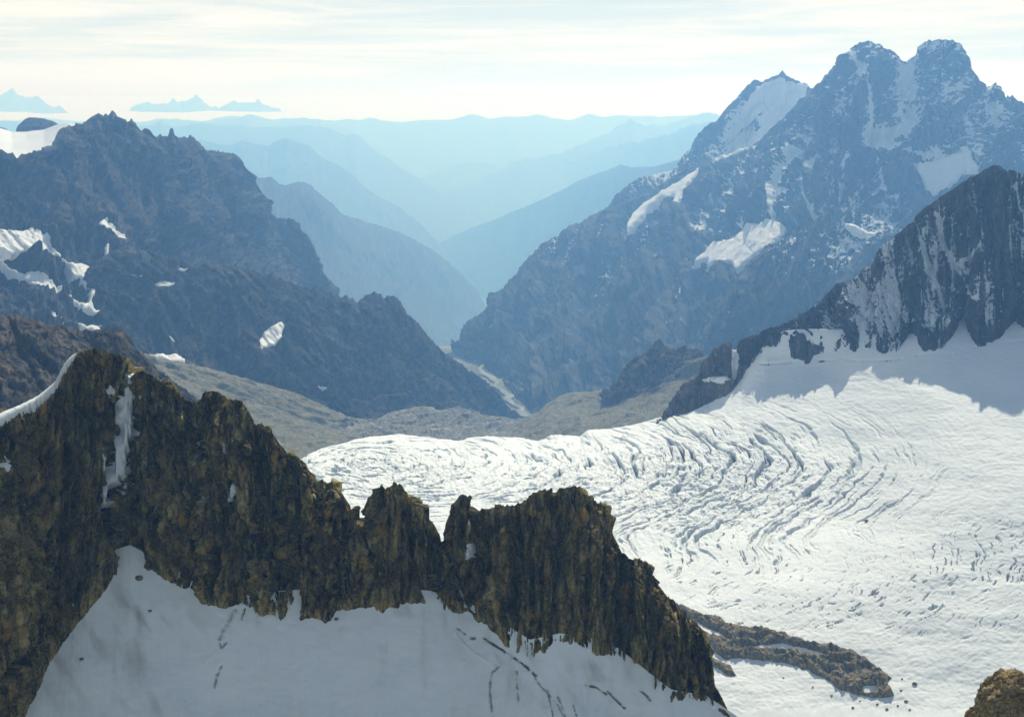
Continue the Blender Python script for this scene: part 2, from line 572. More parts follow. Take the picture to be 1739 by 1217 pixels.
FAR = [
    # crest, drop, label
    ([(-250, 200, 30500), (0, 203, 30500), (300, 206, 30500), (420, 196, 30500), (470, 204, 30500), (560, 203, 30500), (612, 206, 30500), (628, 202, 30500), (650, 205, 30500), (690, 207, 30500), (715, 204, 30500), (742, 199, 30500), (770, 203, 30500), (805, 195, 30500), (835, 199, 30500), (860, 193, 30500), (900, 199, 30500), (930, 196, 30500), (965, 201, 30500), (1000, 195, 30500), (1030, 199, 30500), (1060, 197, 30500), (1120, 199, 30500), (1160, 194, 30500), (1240, 196, 30500), (1500, 195, 30500), (1950, 200, 30500)],
     2600, 'farthest and palest blue range, a thin wavy band just below the cloud sea'),
    ([(700, 350, 23500), (800, 312, 23500), (880, 275, 23500), (940, 262, 23500), (985, 246, 23500), (1010, 236, 23500), (1030, 226, 23500), (1050, 214, 23500), (1062, 208, 23500), (1071, 202, 23500), (1080, 209, 23500), (1100, 215, 23500), (1130, 212, 23500), (1165, 203, 23500), (1195, 193, 23500), (1215, 193, 23500), (1240, 200, 23500), (1300, 215, 23500)],
     2200, 'far blue ridge with one small pointed top, left of the snowy shoulder peak'),
    ([(-200, 212, 28000), (0, 216, 28000), (120, 214, 28000), (240, 210, 28000), (300, 204, 28000), (360, 207, 28000), (405, 200, 28000), (424, 193, 28000), (445, 201, 28000), (480, 205, 28000), (512, 201, 28000), (545, 203, 28000), (570, 212, 28000), (600, 226, 28000), (640, 250, 28000), (700, 272, 28000), (800, 325, 28000), (900, 395, 28000)],
     2200, 'pale blue range behind the left mountain, topped by a soft central hump'),
    ([(-200, 226, 22000), (0, 206, 22000), (22, 204, 22000), (60, 214, 22000), (180, 216, 22000), (262, 211, 22000), (276, 206, 22000), (290, 215, 22000), (310, 214, 22000), (340, 210, 22000), (372, 212, 22000), (420, 216, 22000), (470, 214, 22000), (520, 214, 22000), (560, 218, 22000), (590, 230, 22000), (604, 227, 22000), (616, 234, 22000), (632, 250, 22000), (680, 285, 22000), (740, 320, 22000), (800, 362, 22000), (870, 425, 22000)],
     2000, 'blue range ending in a small rounded knob, above the valley mist'),
    ([(520, 405, 26000), (640, 330, 26000), (700, 308, 26000), (740, 290, 26000), (772, 278, 26000), (800, 275, 26000), (830, 278, 26000), (848, 286, 26000), (870, 274, 25716), (905, 268, 24725), (935, 270, 23875), (955, 276, 23308), (985, 268, 22458), (1010, 254, 21750), (1040, 248, 20900), (1080, 240, 19766), (1130, 231, 18350), (1175, 214, 17500), (1215, 205, 17500), (1300, 200, 17500)],
     2000, 'very faint rounded ridge crossing the middle of the misty valley'),
]
for i, (cr, dr, lb) in enumerate(FAR):
    ridge('mountain', cr, dr, M['far_rock'], 520, 50, (110, 1500), (50, 900), lb, slope=.5, seed=i * 3, spike=(190, 1500) if i == 0 else (90, 700))

# left range with a castle-like top; right blue ridge
ridge('mountain', [(250, 250, 15500), (320, 238, 15800), (338, 236, 16000), (362, 242, 16000), (385, 247, 16000), (400, 245, 16000), (411, 238, 16000), (425, 243, 16000), (440, 247, 16000), (455, 249, 16000), (466, 241, 16000), (483, 234, 16000), (500, 240, 16000), (527, 247, 16000), (540, 262, 16000), (552, 271, 16000), (575, 281, 16000), (600, 297, 16000), (620, 318, 16000), (645, 335, 16000), (680, 352, 16000), (715, 380, 16000), (745, 412, 16000), (775, 445, 16000), (840, 510, 16000)],
      1150, M['far_rock'], 600, 90, (100, 900), (50, 500), 'blue layered mountain with a blunt double top, behind the long left ridge', slope=.65, seed=21, K=1.05)
ridge('mountain', [(640, 500, 18200), (715, 430, 18200), (742, 414, 17755), (765, 403, 17376), (800, 387, 16800), (840, 372, 16141), (880, 356, 15482), (910, 343, 14988), (950, 325, 14329), (985, 306, 13752), (1008, 297, 13374), (1030, 291, 13011), (1053, 280, 12632), (1072, 285, 12320), (1107, 284, 11743), (1141, 274, 10880), (1190, 262, 10720), (1260, 250, 10720)],
      1250, M['far_rock'], 600, 100, (90, 800), (50, 500), 'smooth blue ridge slanting down into the valley behind the right massif', slope=.65, seed=25, K=1.0)

# left valley wall (mid distance)
s = Surf([[(380, 300, 10200), (428, 300, 10870), (445, 302, 11096), (462, 301, 11321), (471, 309, 11440), (483, 315, 11599), (495, 311, 11758), (508, 309, 11930), (521, 312, 12217), (530, 317, 12338), (541, 328, 12603), (552, 336, 12751), (566, 346, 13061), (583, 365, 13416), (614, 374, 13969), (645, 384, 14399), (679, 395, 14871), (707, 408, 15259), (738, 427, 15690), (762, 446, 16023), (786, 467, 16356), (806, 488, 16633), (822, 512, 16702), (836, 545, 16740)],
          [(380, 420, 9300), (480, 420, 10458), (560, 440, 11898), (650, 470, 13285), (740, 520, 14574), (836, 560, 16120)],
          [(380, 560, 8300), (560, 560, 10335), (650, 580, 11706), (740, 590, 13145), (836, 590, 14725)]], 620, [110, 60], back=(14, 1500, .9), skirt=(3, 60, 300), K=K_WALL)
s.ribs(110, 620, 2.5, 5, (300, .2), shear=-.5, seed=3); s.rough(40, 300, 6, (200, .3)); s.spikes(25, 160, 150, 2)
s.final().build('mountain', M['wall_rock'])
tag(s.ob, 'hazy blue valley wall with two rounded shoulders, sloping down to the valley bottom', 'mountain', kind='structure')

# ------------------------------------------------------------------ ground sheet, river
gx = np.linspace(-25800, 25800, 260); gy = np.concatenate([np.linspace(-2800, 2000, 20), np.linspace(2100, 12000, 160), np.linspace(12300, 31800, 80)])
GX, GY = np.meshgrid(gx, gy)


def ground_z(x, y):
    return np.interp(y, [-3000, 3300, 3780, 4200, 4980, 6500, 9000, 11000, 15000, 22000, 40000], [-1080, -1084, -1086, -1089, -1092, -1480, -2100, -2350, -2650, -2980, -3100])


GZ = ground_z(GX, GY)
GZ = GZ + 25 * fbm(np.stack([GX / 700, GY / 700, GX * 0], -1), 4) * .6 * smooth(np.abs(GX - np.interp(GY, [3600, 4980, 7200], [36, -204, -300])), 60, 500)
N = NT('valley_ground')
ob_ = N.n('ShaderNodeTexCoord').outputs['Object']
c_ = N.ramp(N.noise(ob_, .0035, 8, .65), [(.36, (.07, .09, .05)), (.5, (.14, .15, .11)), (.64, (.26, .26, .22))])
M['ground'] = N.out(c_, .95)
o = mesh_np('ground', np.stack([GX, GY, GZ], -1), grid_faces(*GX.shape), M['ground'])
o.data.flip_normals()
tag(o, 'flat valley bottom of pale gravel and meadow far below the mountains', 'ground', kind='structure')

rv = [(772, 580), (790, 584), (803, 592), (806, 604), (812, 615), (815, 628), (826, 638), (840, 650), (852, 664), (862, 676), (873, 688), (884, 700), (896, 712)]
pts = []
for px, py in rv:
    D = 4300.0
    for _ in range(30):
        p = P(px, py, D); D *= float(ground_z(p[0], p[1]) / p[2])
    pts.append(P(px, py, D) + np.array([0, 0, 6]))
pts = np.array(pts)
tt = np.linspace(0, len(pts) - 1, 120)
cl = np.stack([np.interp(tt, np.arange(len(pts)), pts[:, k]) for k in range(3)], -1)
cl[:, 0] += 9 * np.sin(tt * 3.1) + 5 * np.sin(tt * 7.3)
wd = 12 + 5 * np.sin(tt * 2.3)
L_ = cl.copy(); L_[:, 0] -= wd; Rr = cl.copy(); Rr[:, 0] += wd
rows = np.stack([L_, cl + np.array([0, 0, 2.0]), Rr], 1)
N = NT('river_gravel')
ob_ = N.n('ShaderNodeTexCoord').outputs['Object']
M['river'] = N.out(N.ramp(N.noise(ob_, .02, 6, .6), [(.4, (.09, .11, .11)), (.6, (.17, .185, .175))]), .6)
o = mesh_np('river', rows, grid_faces(*rows.shape[:2]), M['river'])
tag(o, 'pale braided river bed winding along the valley bottom', 'river', kind='structure')

# ------------------------------------------------------------------ right massif
# snowy peak behind
s2 = Surf([[(985, 388, 10200), (1010, 366, 10100), (1034, 347, 10000), (1055, 326, 10000), (1070, 312, 9950), (1085, 301, 9900), (1110, 296, 9850), (1137, 291, 9800), (1150, 278, 9750), (1160, 262, 9700), (1171, 253, 9700), (1179, 237, 9650), (1192, 221, 9600), (1205, 212, 9600), (1218, 204, 9600), (1226, 193, 9600), (1243, 172, 9550), (1254, 160, 9550), (1265, 150, 9500), (1278, 138, 9500), (1295, 140, 9500), (1307, 132, 9500), (1320, 127, 9500), (1329, 119, 9500), (1340, 131, 9500), (1354, 138, 9500), (1368, 143, 9500), (1420, 175, 9500), (1500, 230, 9500)],
           [(985, 400, 9800), (1137, 340, 9300), (1226, 250, 9250), (1290, 215, 9250), (1368, 210, 9250), (1500, 270, 9250)],
           [(985, 470, 9000), (1137, 400, 8900), (1226, 330, 8900), (1368, 300, 8900), (1500, 330, 8900)]], 520, [100, 70], back=(14, 1200, 1.0), skirt=(3, 40, 400), K=K_MASSIF)
s2.ribs(120, 330, 3, 5, (220, .15), seed=5); s2.facets(45, 190, 1.8, (120, .15), 6); s2.facets(20, 70, 1.7, (60, .25), 7); s2.rough(14, 140, 6, (150, .25), rid=True); s2.spikes(22, 70, 90, 3)
s2.snow += .55 * smooth(s2.px, 1190, 1250) * smooth(s2.v, 20, 140)
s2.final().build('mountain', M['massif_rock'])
tag(s2.ob, 'snow-capped peak with a small pointed top, on the shoulder of the big two-headed massif', 'mountain', kind='structure')
q = s2.patch('snowfield', M['far_snow'], [(1283, 150), (1300, 143), (1322, 132), (1352, 142), (1372, 146), (1366, 166), (1340, 190), (1325, 205), (1312, 222), (1290, 243), (1256, 258), (1247, 252), (1275, 232), (1292, 216), (1282, 203), (1300, 190), (1262, 208), (1255, 196), (1270, 172)], 14, s2.ob, .7, 4, 2.5)
tag(q, 'white summit snowfield below the small pointed top')

crestM = [(770, 592, 8200), (776, 585, 8300), (800, 545, 8450), (828, 519, 8600), (841, 503, 8650), (855, 488, 8700), (867, 477, 8800), (880, 463, 8850), (900, 436, 8900), (917, 417, 8950), (931, 407, 9000), (945, 398, 9000), (959, 386, 9050), (983, 376, 9100), (1007, 364, 9150), (1026, 358, 9200), (1043, 352, 9150), (1065, 342, 9050), (1090, 332, 9000), (1115, 318, 8900), (1140, 301, 8800), (1165, 284, 8700), (1190, 276, 8650), (1218, 270, 8550), (1245, 262, 8450), (1273, 249, 8350), (1295, 234, 8300), (1312, 219, 8200), (1329, 200, 8150), (1348, 184, 8100), (1367, 166, 8000), (1376, 158, 7950), (1384, 147, 7900), (1393, 141, 7900), (1401, 130, 7850), (1414, 116, 7800), (1427, 104, 7750), (1436, 94, 7700), (1444, 83, 7650), (1463, 74, 7600), (1472, 72, 7600), (1480, 68, 7600), (1488, 71, 7600), (1495, 77, 7600), (1508, 87, 7580), (1525, 91, 7560), (1538, 96, 7560), (1549, 89, 7550), (1555, 81, 7540), (1563, 76, 7530), (1572, 69, 7520), (1591, 65, 7500), (1606, 67, 7480), (1619, 68, 7470), (1630, 74, 7460), (1636, 80, 7450), (1641, 93, 7440), (1643, 111, 7430), (1652, 117, 7420), (1656, 138, 7410), (1661, 158, 7400), (1668, 158, 7380), (1675, 153, 7360), (1685, 145, 7350), (1693, 137, 7340), (1700, 151, 7320), (1707, 166, 7300), (1711, 158, 7300), (1722, 160, 7280), (1730, 172, 7260), (1745, 178, 7240), (1800, 210, 7200), (1900, 260, 7100)]
s1 = Surf([crestM,
           [(770, 596, 8150), (850, 540, 8250), (900, 490, 8350), (960, 440, 8450), (1030, 405, 8500), (1100, 380, 8350), (1165, 340, 8150), (1240, 320, 7850), (1312, 290, 7700), (1380, 235, 7450), (1440, 190, 7300), (1530, 180, 7250), (1600, 170, 7180), (1680, 220, 7050), (1900, 330, 6800)],
           [(770, 598, 8100), (815, 590, 8000), (850, 580, 7900), (900, 555, 7850), (1000, 505, 7750), (1100, 460, 7600), (1200, 430, 7250), (1300, 395, 7000), (1400, 360, 6900), (1480, 340, 6900), (1560, 320, 6900), (1660, 320, 6700), (1900, 420, 6400)],
           [(770, 602, 8050), (808, 606, 7800), (838, 636, 7350), (872, 668, 6900), (908, 706, 6350), (1000, 720, 6050), (1100, 690, 6000), (1200, 620, 6050), (1300, 560, 6050), (1400, 520, 6050), (1500, 500, 6050), (1900, 520, 5900)]],
          1100, [120, 130, 150], back=(16, 1600, 1.0), skirt=(3, 60, 400), dsm=.05, K=K_MASSIF)
s1.ribs(230, 480, 3, 6, (330, .12), seed=9, shear=.25)
s1.ribs(75, 160, 3.5, 5, (160, .15), seed=19, shear=.2)
s1.facets(80, 250, 2.2, (120, .12), 3, .2, .8); s1.facets(26, 80, 1.7, (60, .25), 4, .2); s1.rough(16, 110, 6, (120, .2), rid=True, seed=4); s1.spikes(26, 60, 80, 7)
mk = smooth(s1.px, 1150, 1290)
s1.snow += -.22 * (1 - mk) - .25 * smooth(s1.py, 420, 520)
s1.snow += .16 * mk * (1 - smooth(s1.py, 380, 430))
for pts_, w_, a_, dp in (
    ([(1538, 95), (1535, 130), (1540, 170), (1552, 200), (1530, 215), (1490, 220), (1475, 235)], 17, .55, 40),
    ([(1444, 90), (1470, 130), (1480, 180), (1478, 225)], 7, .4, 15),
    ([(1478, 225), (1500, 250), (1540, 265), (1600, 262)], 12, .4, 15),
    ([(1480, 235), (1490, 280), (1500, 320)], 6, .4, 20),
    ([(1316, 375), (1318, 340), (1326, 310), (1340, 285), (1352, 255)], 6, .75, 30),
    ([(1384, 372), (1374, 345), (1370, 325), (1376, 300), (1392, 270)], 4, .6, 20),
    ([(1425, 330), (1432, 300), (1440, 260)], 4, .4, 15),
    ([(1645, 200), (1655, 260), (1660, 290)], 8, .4, 15),
    ([(1690, 180), (1710, 220), (1730, 250)], 9, .5, 15)):
    s1.groove(pts_, w_, dp, a_)
PATCH_M = (
    ([(1188, 288), (1184, 300), (1165, 322), (1150, 356), (1141, 356), (1145, 335), (1124, 339), (1103, 356), (1085, 377), (1064, 397), (1062, 382), (1073, 360), (1107, 335), (1145, 313), (1171, 296)], 20, 'bright snowfield hanging on the left shoulder', 'snowfield', 'far_snow'),
    ([(1314, 374), (1323, 382), (1340, 394), (1333, 407), (1308, 424), (1273, 446), (1252, 467), (1243, 450), (1218, 450), (1196, 459), (1205, 446), (1175, 452), (1184, 437), (1214, 416), (1248, 407), (1265, 390), (1267, 382), (1295, 384)], 26, 'small hanging glacier in the bowl at the middle of the face', 'hanging_glacier', 'far_snow'),
    ([(1549, 281), (1585, 275), (1641, 254), (1653, 270), (1666, 283), (1641, 301), (1619, 313), (1598, 330), (1585, 340), (1577, 340), (1568, 313), (1560, 296)], 20, 'grey-blue snowfield at the foot of the right-hand tower', 'snowfield', 'far_snow'),
    ([(1215, 268), (1245, 258), (1270, 247), (1268, 254), (1240, 266), (1212, 276)], 12, 'thin snow strip on the ridge below the snowy peak', 'snowfield', 'far_snow'),
)
for q_ in PATCH_M: s1.flatten(q_[0], .1)
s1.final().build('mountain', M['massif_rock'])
tag(s1.ob, 'great two-headed rock massif dusted with snow, highest mountain on the right', 'mountain', kind='structure')
for pl, th, lb, nm, mt in PATCH_M:
    q = s1.patch(nm, M[mt], pl, th, s1.ob, 1.0, 4, 1.6, 3, 60)
    if q: tag(q, lb)

# shaded sub-ridge in front of the massif
s3 = Surf([[(1175, 625, 5850), (1190, 596, 5900), (1205, 560, 6000), (1222, 524, 6050), (1240, 492, 6100), (1256, 464, 6150), (1278, 446, 6200), (1300, 430, 6250), (1322, 415, 6300), (1342, 402, 6350), (1370, 384, 6400), (1400, 366, 6420), (1415, 355, 6430), (1427, 350, 6440), (1445, 352, 6440), (1460, 356, 6420), (1500, 375, 6350), (1560, 405, 6300), (1800, 440, 6200)],
           [(1175, 650, 5700), (1256, 560, 5800), (1342, 500, 5950), (1427, 450, 6050), (1500, 460, 6000), (1800, 500, 5900)],
           [(1175, 700, 5400), (1256, 680, 5450), (1342, 640, 5550), (1427, 620, 5550), (1800, 600, 5500)]], 520, [110, 80], back=(14, 500, .55), skirt=(3, 40, 300), K=K_MASSIF)
s3.ribs(100, 260, 3, 6, (200, .15), seed=12, shear=.6); s3.facets(40, 150, 1.8, (100, .15), 9); s3.facets(16, 55, 1.7, (50, .25), 10); s3.rough(12, 90, 6, (100, .25), rid=True, seed=8); s3.spikes(18, 60, 70, 8)
s3.snow += .12 * smooth(s3.px, 1330, 1420) * (1 - smooth(s3.py, 400, 440)) - .25 * smooth(s3.py, 430, 480)
s3.final().build('rock_ridge', M['massif_rock'])
tag(s3.ob, 'shaded blue ridge below the massif, running down from the little hanging glacier to the valley', 'ridge', kind='structure')
q = s3.patch('snow_patch', M['far_snow'], [(1440, 380), (1453, 381), (1474, 394), (1504, 403), (1483, 403), (1453, 392)], 8, s3.ob, .3, 4, 1.5)
if q: tag(q, 'small snow patch beneath the ridge top')

# ------------------------------------------------------------------ left mountain
crestL = [(-220, 300, 4300), (-80, 240, 4600), (3, 256, 4700), (21, 261, 4700), (29, 266, 4750), (52, 261, 4850), (69, 256, 4900), (88, 249, 5000), (95, 242, 5100), (100, 226, 5150), (114, 213, 5250), (128, 213, 5300), (141, 211, 5350), (152, 204, 5400), (160, 199, 5420), (166, 196, 5440), (171, 200, 5450), (176, 201, 5460), (184, 196, 5480), (191.5, 190, 5500), (196, 192, 5510), (200, 197, 5520), (203, 201, 5530), (207, 202, 5540), (216, 207, 5570), (221, 204, 5580), (224, 202, 5600), (231, 211, 5630), (238, 221, 5680), (243, 221, 5700), (248, 218, 5720), (254, 221, 5750), (259, 230, 5800), (267, 233, 5830), (271, 226, 5850), (276, 233, 5880), (280, 232, 5900), (286, 234, 5940), (289, 225, 5960), (291.5, 218, 5970), (294, 224, 5980), (297, 231, 6000), (303, 233, 6040), (310, 235, 6080), (318, 233, 6150), (323, 231, 6200), (329, 234, 6250), (338, 244, 6320), (348, 256, 6400), (358, 255, 6480), (366, 256, 6550), (375, 259, 6600), (383, 261, 6680), (393, 262, 6750), (402, 265, 6830), (411, 275, 6900), (415, 283, 6950), (419, 290, 7000), (428, 299, 7100), (440, 320, 7250), (450, 345, 7350), (462, 366, 7400), (473, 370, 7450), (485, 370, 7480), (497, 373, 7500), (506, 382, 7500), (514, 392, 7500), (522, 400, 7500), (528, 409, 7500), (533, 423, 7500), (545, 455, 7500), (570, 500, 7500)]
sL = Surf([crestL,
           [(-220, 380, 4100), (0, 340, 4450), (120, 310, 4850), (200, 300, 5150), (300, 310, 5700), (402, 325, 6500), (470, 395, 7200), (570, 505, 7400)],
           [(-220, 440, 3900), (0, 400, 4150), (120, 410, 4400), (200, 415, 4650), (300, 420, 5300), (402, 400, 6250), (480, 430, 7000), (570, 520, 7300)],
           [(-220, 520, 3650), (0, 500, 3800), (120, 510, 4000), (220, 500, 4300), (320, 500, 4950), (430, 490, 6000), (570, 540, 7100)],
           [(-220, 610, 3350), (0, 600, 3450), (120, 600, 3600), (250, 600, 4100), (350, 580, 4700), (450, 560, 5800), (570, 560, 6900)]],
          820, [110, 90, 90, 60], back=(16, 1500, 1.0), skirt=(3, 60, 300), dsm=.05, gsm=.05, K=K_MID)
sL.ribs(130, 360, 3, 6, (220, .12), seed=31, shear=-.35)
sL.ribs(55, 115, 3, 5, (110, .15), seed=35, shear=-.2)
sL.facets(55, 170, 2.0, (90, .12), 12, -.3, .8); sL.facets(18, 52, 1.6, (45, .25), 13, -.3); sL.rough(10, 70, 6, (80, .2), rid=True, seed=2); sL.spikes(20, 45, 60, 5)
for pts_, w_, a_, dp in (([(100, 250), (112, 280), (122, 300)], 2.5, .5, 6), ([(140, 290), (150, 320), (155, 335)], 3, .5, 8), ([(168, 335), (178, 355), (184, 365)], 3, .6, 8), ([(230, 280), (236, 290)], 4, .4, 5)):
    sL.groove(pts_, w_, dp, a_)
PATCH_L = (
    ([(-60, 380), (3, 388), (21, 391), (45, 396), (69, 408), (81, 416), (85, 430), (107, 442), (114, 451), (138, 449), (162, 453), (173, 452), (178, 434), (176, 423), (181, 418), (184, 440), (185, 453), (178, 470), (166, 492), (157, 513), (160, 522), (149, 524), (152, 508), (150, 492), (135, 475), (121, 471), (110, 447), (93, 439), (69, 440), (62, 447), (55, 435), (41, 432), (21, 434), (3, 423), (-60, 420)], 14, 'long white snowfield narrowing into a funnel'),
    ([(117, 505), (131, 507), (150, 512), (165, 524), (191, 527), (186, 531), (162, 533), (145, 523), (131, 513)], 9, 'snow tongue below the funnel'),
    ([(-40, 410), (3, 430), (28, 451), (52, 463), (72, 478), (103, 499), (83, 503), (62, 492), (38, 472), (10, 444), (-40, 425)], 8, 'grey dirty snow strip beneath the snowfield'),
    ([(165, 384), (178, 373), (183, 387), (200, 403), (216, 411), (207, 415), (188, 401), (179, 392)], 8, 'small slanting snow patch under the crest'),
    ([(60, 535), (83, 542), (107, 551), (93, 551), (69, 542)], 5, 'thin snow line just above the near dark ridge'),
    ([(134, 542), (148, 546), (186, 546), (204, 552), (217, 561), (235, 573), (255, 585), (248, 587), (228, 580), (214, 568), (207, 556), (186, 561), (172, 563), (148, 556), (141, 549)], 8, 'curved snow band above the near dark ridge'),
)
for q_ in PATCH_L: sL.flatten(q_[0])
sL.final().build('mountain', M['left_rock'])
tag(sL.ob, 'dark brown-grey left mountain with a row of jagged teeth along its crest', 'mountain', kind='structure')
for pl, th, lb in PATCH_L:
    q = sL.patch('snow_patch', M['old_snow' if 'dirty' in lb else 'far_snow'], pl, th, sL.ob, 1.0, 4, 1.6, 3, 40)
    if q: tag(q, lb)

# snow col and rock dome on the far side of the left mountain's crest
s = Surf([[(-120, 220, 6300), (-20, 216, 6300), (0, 218, 6300), (20, 224, 6300), (45, 224, 6280), (75, 220, 6250), (100, 211, 6200), (116, 208, 6150), (140, 215, 6100)],
          [(-120, 280, 5200), (0, 285, 5250), (60, 285, 5300), (140, 270, 5500)]], 160, [50], back=(8, 400, .3), skirt=(2, 100, 200), K=K_MID)
s.rough(6, 120, 4, (60, .5)); s.final().build('snowfield', M['snow'])
tag(s.ob, 'sunlit cream snow saddle behind the left mountain, at the left edge', 'snowfield', kind='structure')
for cr, lb in (([(26, 226, 6650), (30, 214, 6650), (40, 204, 6650), (50, 199, 6650), (60, 200, 6650), (75, 202, 6650), (90, 206, 6650), (100, 211, 6650), (108, 218, 6650)], 'grey rock dome standing behind the sunlit snow saddle'),
               ([(-60, 220, 6650), (-10, 215, 6650), (4, 217, 6650), (10, 219, 6650), (16, 226, 6650)], 'low rock hump beside the snow saddle, cut by the left edge')):
    s = Surf([cr, [(a, b * .35 + 250 * .65, 6450) for a, b, c in cr]], 120, [40], back=(8, 300, .8), skirt=(2, 30, 100), K=K_MID)
    s.rough(9, 50, 5, (30, .3), rid=True); s.final().build('rock_outcrop', M['left_rock']); tag(s.ob, lb, 'rock outcrop')

# front spur of the left side
crestJ = [(60, 520, 4000), (120, 480, 4150), (150, 455, 4250), (183, 432, 4350), (215, 420, 4450), (240, 425, 4480), (269, 430, 4500), (304, 438, 4550), (330, 448, 4600), (360, 452, 4650), (395, 452, 4700), (428, 458, 4750), (445, 466, 4780), (455, 462, 4800), (462, 461, 4820), (480, 472, 4850), (497, 478, 4880), (510, 484, 4900), (524, 489, 4920), (530, 484, 4930), (535, 482, 4950), (545, 486, 4970), (557, 493, 5000), (573, 503, 5030), (579, 505, 5050), (590, 502, 5080), (600, 508, 5100), (607, 512, 5120), (613, 506, 5140), (619, 502, 5150), (628, 499, 5180), (636, 497, 5200), (645, 500, 5220), (652, 502, 5240), (662, 500, 5260), (669, 502, 5280), (679, 512, 5300), (686, 523, 5330), (693, 533, 5350), (704, 544, 5380), (714, 553, 5400), (724, 564, 5430), (733, 577, 5450), (742, 588, 5480), (752, 598, 5500), (762, 605, 5540), (774, 612, 5570), (786, 619, 5600), (798, 628, 5630), (811, 637, 5680), (824, 645, 5720), (835, 654, 5760), (846, 665, 5800), (855, 678, 5840), (869, 695, 5900), (885, 708, 5960), (905, 722, 6000)]
sJ = Surf([crestJ,
           [(60, 540, 3950), (183, 500, 4150), (304, 520, 4300), (428, 560, 4450), (560, 590, 4700), (650, 600, 4950), (750, 660, 5250), (820, 690, 5500), (905, 725, 5850)],
           [(60, 575, 3850), (183, 575, 3900), (304, 600, 4000), (428, 645, 4150), (560, 690, 4400), (650, 700, 4620), (750, 712, 4950), (820, 722, 5300), (905, 735, 5700)],
           [(60, 640, 3500), (183, 640, 3550), (304, 660, 3700), (428, 690, 3900), (560, 720, 4150), (650, 735, 4350), (750, 748, 4600), (820, 748, 4900), (905, 755, 5300)]],
          820, [100, 90, 60], back=(14, 700, .9), skirt=(3, 60, 300), dsm=.05, gsm=.06, K=K_MID)
sJ.ribs(85, 330, 2.2, 5, (160, .15), seed=41, shear=-.7)
sJ.ribs(34, 100, 2, 5, (90, .2), seed=45, shear=-.5)
sJ.facets(34, 150, 1.6, (80, .2), 15, -.6); sJ.facets(13, 48, 1.5, (40, .3), 16, -.6); sJ.rough(8, 60, 6, (70, .25), rid=True, seed=6); sJ.spikes(17, 42, 50, 4)
PATCH_J = (
    ([(440, 580), (448, 563), (466, 552), (478, 545), (483, 551), (478, 573), (466, 587), (445, 592), (441, 599)], 7, 'leaf-shaped snow patch'),
    ([(222, 470), (241, 471), (238, 477), (224, 475)], 4, 'small snow patch under the lit ledge'),
    ([(260, 484), (278, 481), (296, 482), (284, 489), (266, 490)], 4, 'broken snow patch under the lit ledge'),
    ([(303, 456), (323, 454), (311, 461)], 4, 'tiny snow speck on the ledge'),
    ([(255, 600), (297, 600), (318, 606), (314, 614), (286, 615), (265, 607)], 6, 'bright sunlit snow patch beside the near dark ridge'),
    ([(452, 628), (459, 628), (465, 637), (456, 634)], 3, 'tiny snow speck low on the slope'),
    ([(538, 656), (547, 656), (553, 661), (542, 660)], 3, 'tiny snow speck near the moraine'),
    ([(284, 565), (292, 566), (300, 573), (290, 571)], 3, 'tiny snow speck above the sunlit patch'),
)
for q_ in PATCH_J: sJ.flatten(q_[0])
sJ.final().build('rock_ridge', M['spur_rock'])
tag(sJ.ob, 'long blue-grey spur dropping from the left mountain to the valley gorge', 'ridge', kind='structure')
for pl, th, lb in PATCH_J:
    q = sJ.patch('snow_patch', M['far_snow'], pl, th, sJ.ob, 1.0, 3, 1.2, 0, 40)
    if q: tag(q, lb)

# moraine slopes below the spur
s = Surf([[(80, 590, 3750), (200, 590, 3800), (260, 603, 3850), (320, 617, 3900), (380, 632, 3950), (440, 650, 4050), (500, 668, 4150), (560, 694, 4200), (610, 716, 4200), (650, 736, 4150), (690, 748, 4100), (740, 756, 4100), (790, 762, 4100)],
          [(80, 640, 3200), (260, 650, 3350), (380, 690, 3500), (500, 722, 3700), (600, 740, 3800), (700, 762, 3800), (790, 770, 3800)],
          [(80, 720, 2600), (260, 720, 2750), (380, 745, 2900), (500, 785, 3000), (600, 780, 3150), (700, 790, 3250), (790, 800, 3300)],
          [(80, 860, 2100), (380, 880, 2300), (500, 880, 2400), (790, 900, 2700)]], 600, [80, 90, 30], back=(6, 300, .6), skirt=(2, 50, 200), K=K_STEP)
s.ribs(36, 210, .6, 5, (60, .3), seed=51, shear=-1.4); s.rough(7, 60, 5, (30, .4), seed=12, rid=True)
s.final().build('moraine_slope', M['moraine'])
tag(s.ob, 'brown sunlit moraine slopes between the left spur and the glacier edge', 'slope', kind='structure')

# valley step beyond the glacier lip
s = Surf([[(560, 712, 3990), (640, 712, 4140), (660, 700, 4190), (690, 694, 4240), (720, 690, 4290), (745, 699, 4340), (775, 692, 4440), (800, 698, 4490), (840, 706, 4640), (860, 707, 4740), (885, 712, 4890), (900, 706, 4840), (914, 700, 4740), (930, 690, 4440), (960, 700, 4340)],
          [(560, 730, 3880), (680, 722, 3890), (800, 725, 4140), (885, 728, 4440), (960, 725, 4040)],
          [(560, 800, 3350), (680, 790, 3400), (800, 790, 3500), (960, 790, 3450)]], 500, [70, 50], back=(8, 700, .5), skirt=(2, 50, 200), gsm=.05, K=K_STEP)
s.ribs(30, 170, 1.2, 5, (50, .3), seed=61, shear=.9); s.facets(12, 80, .9, (30, .4), 36, .8); s.rough(4, 60, 5, (30, .4), rid=True, seed=22)
s.final().build('valley_step', M['step'])
tag(s.ob, 'bare ice-worn rock step at the head of the gorge, just beyond the glacier lip', 'rock step', kind='structure')

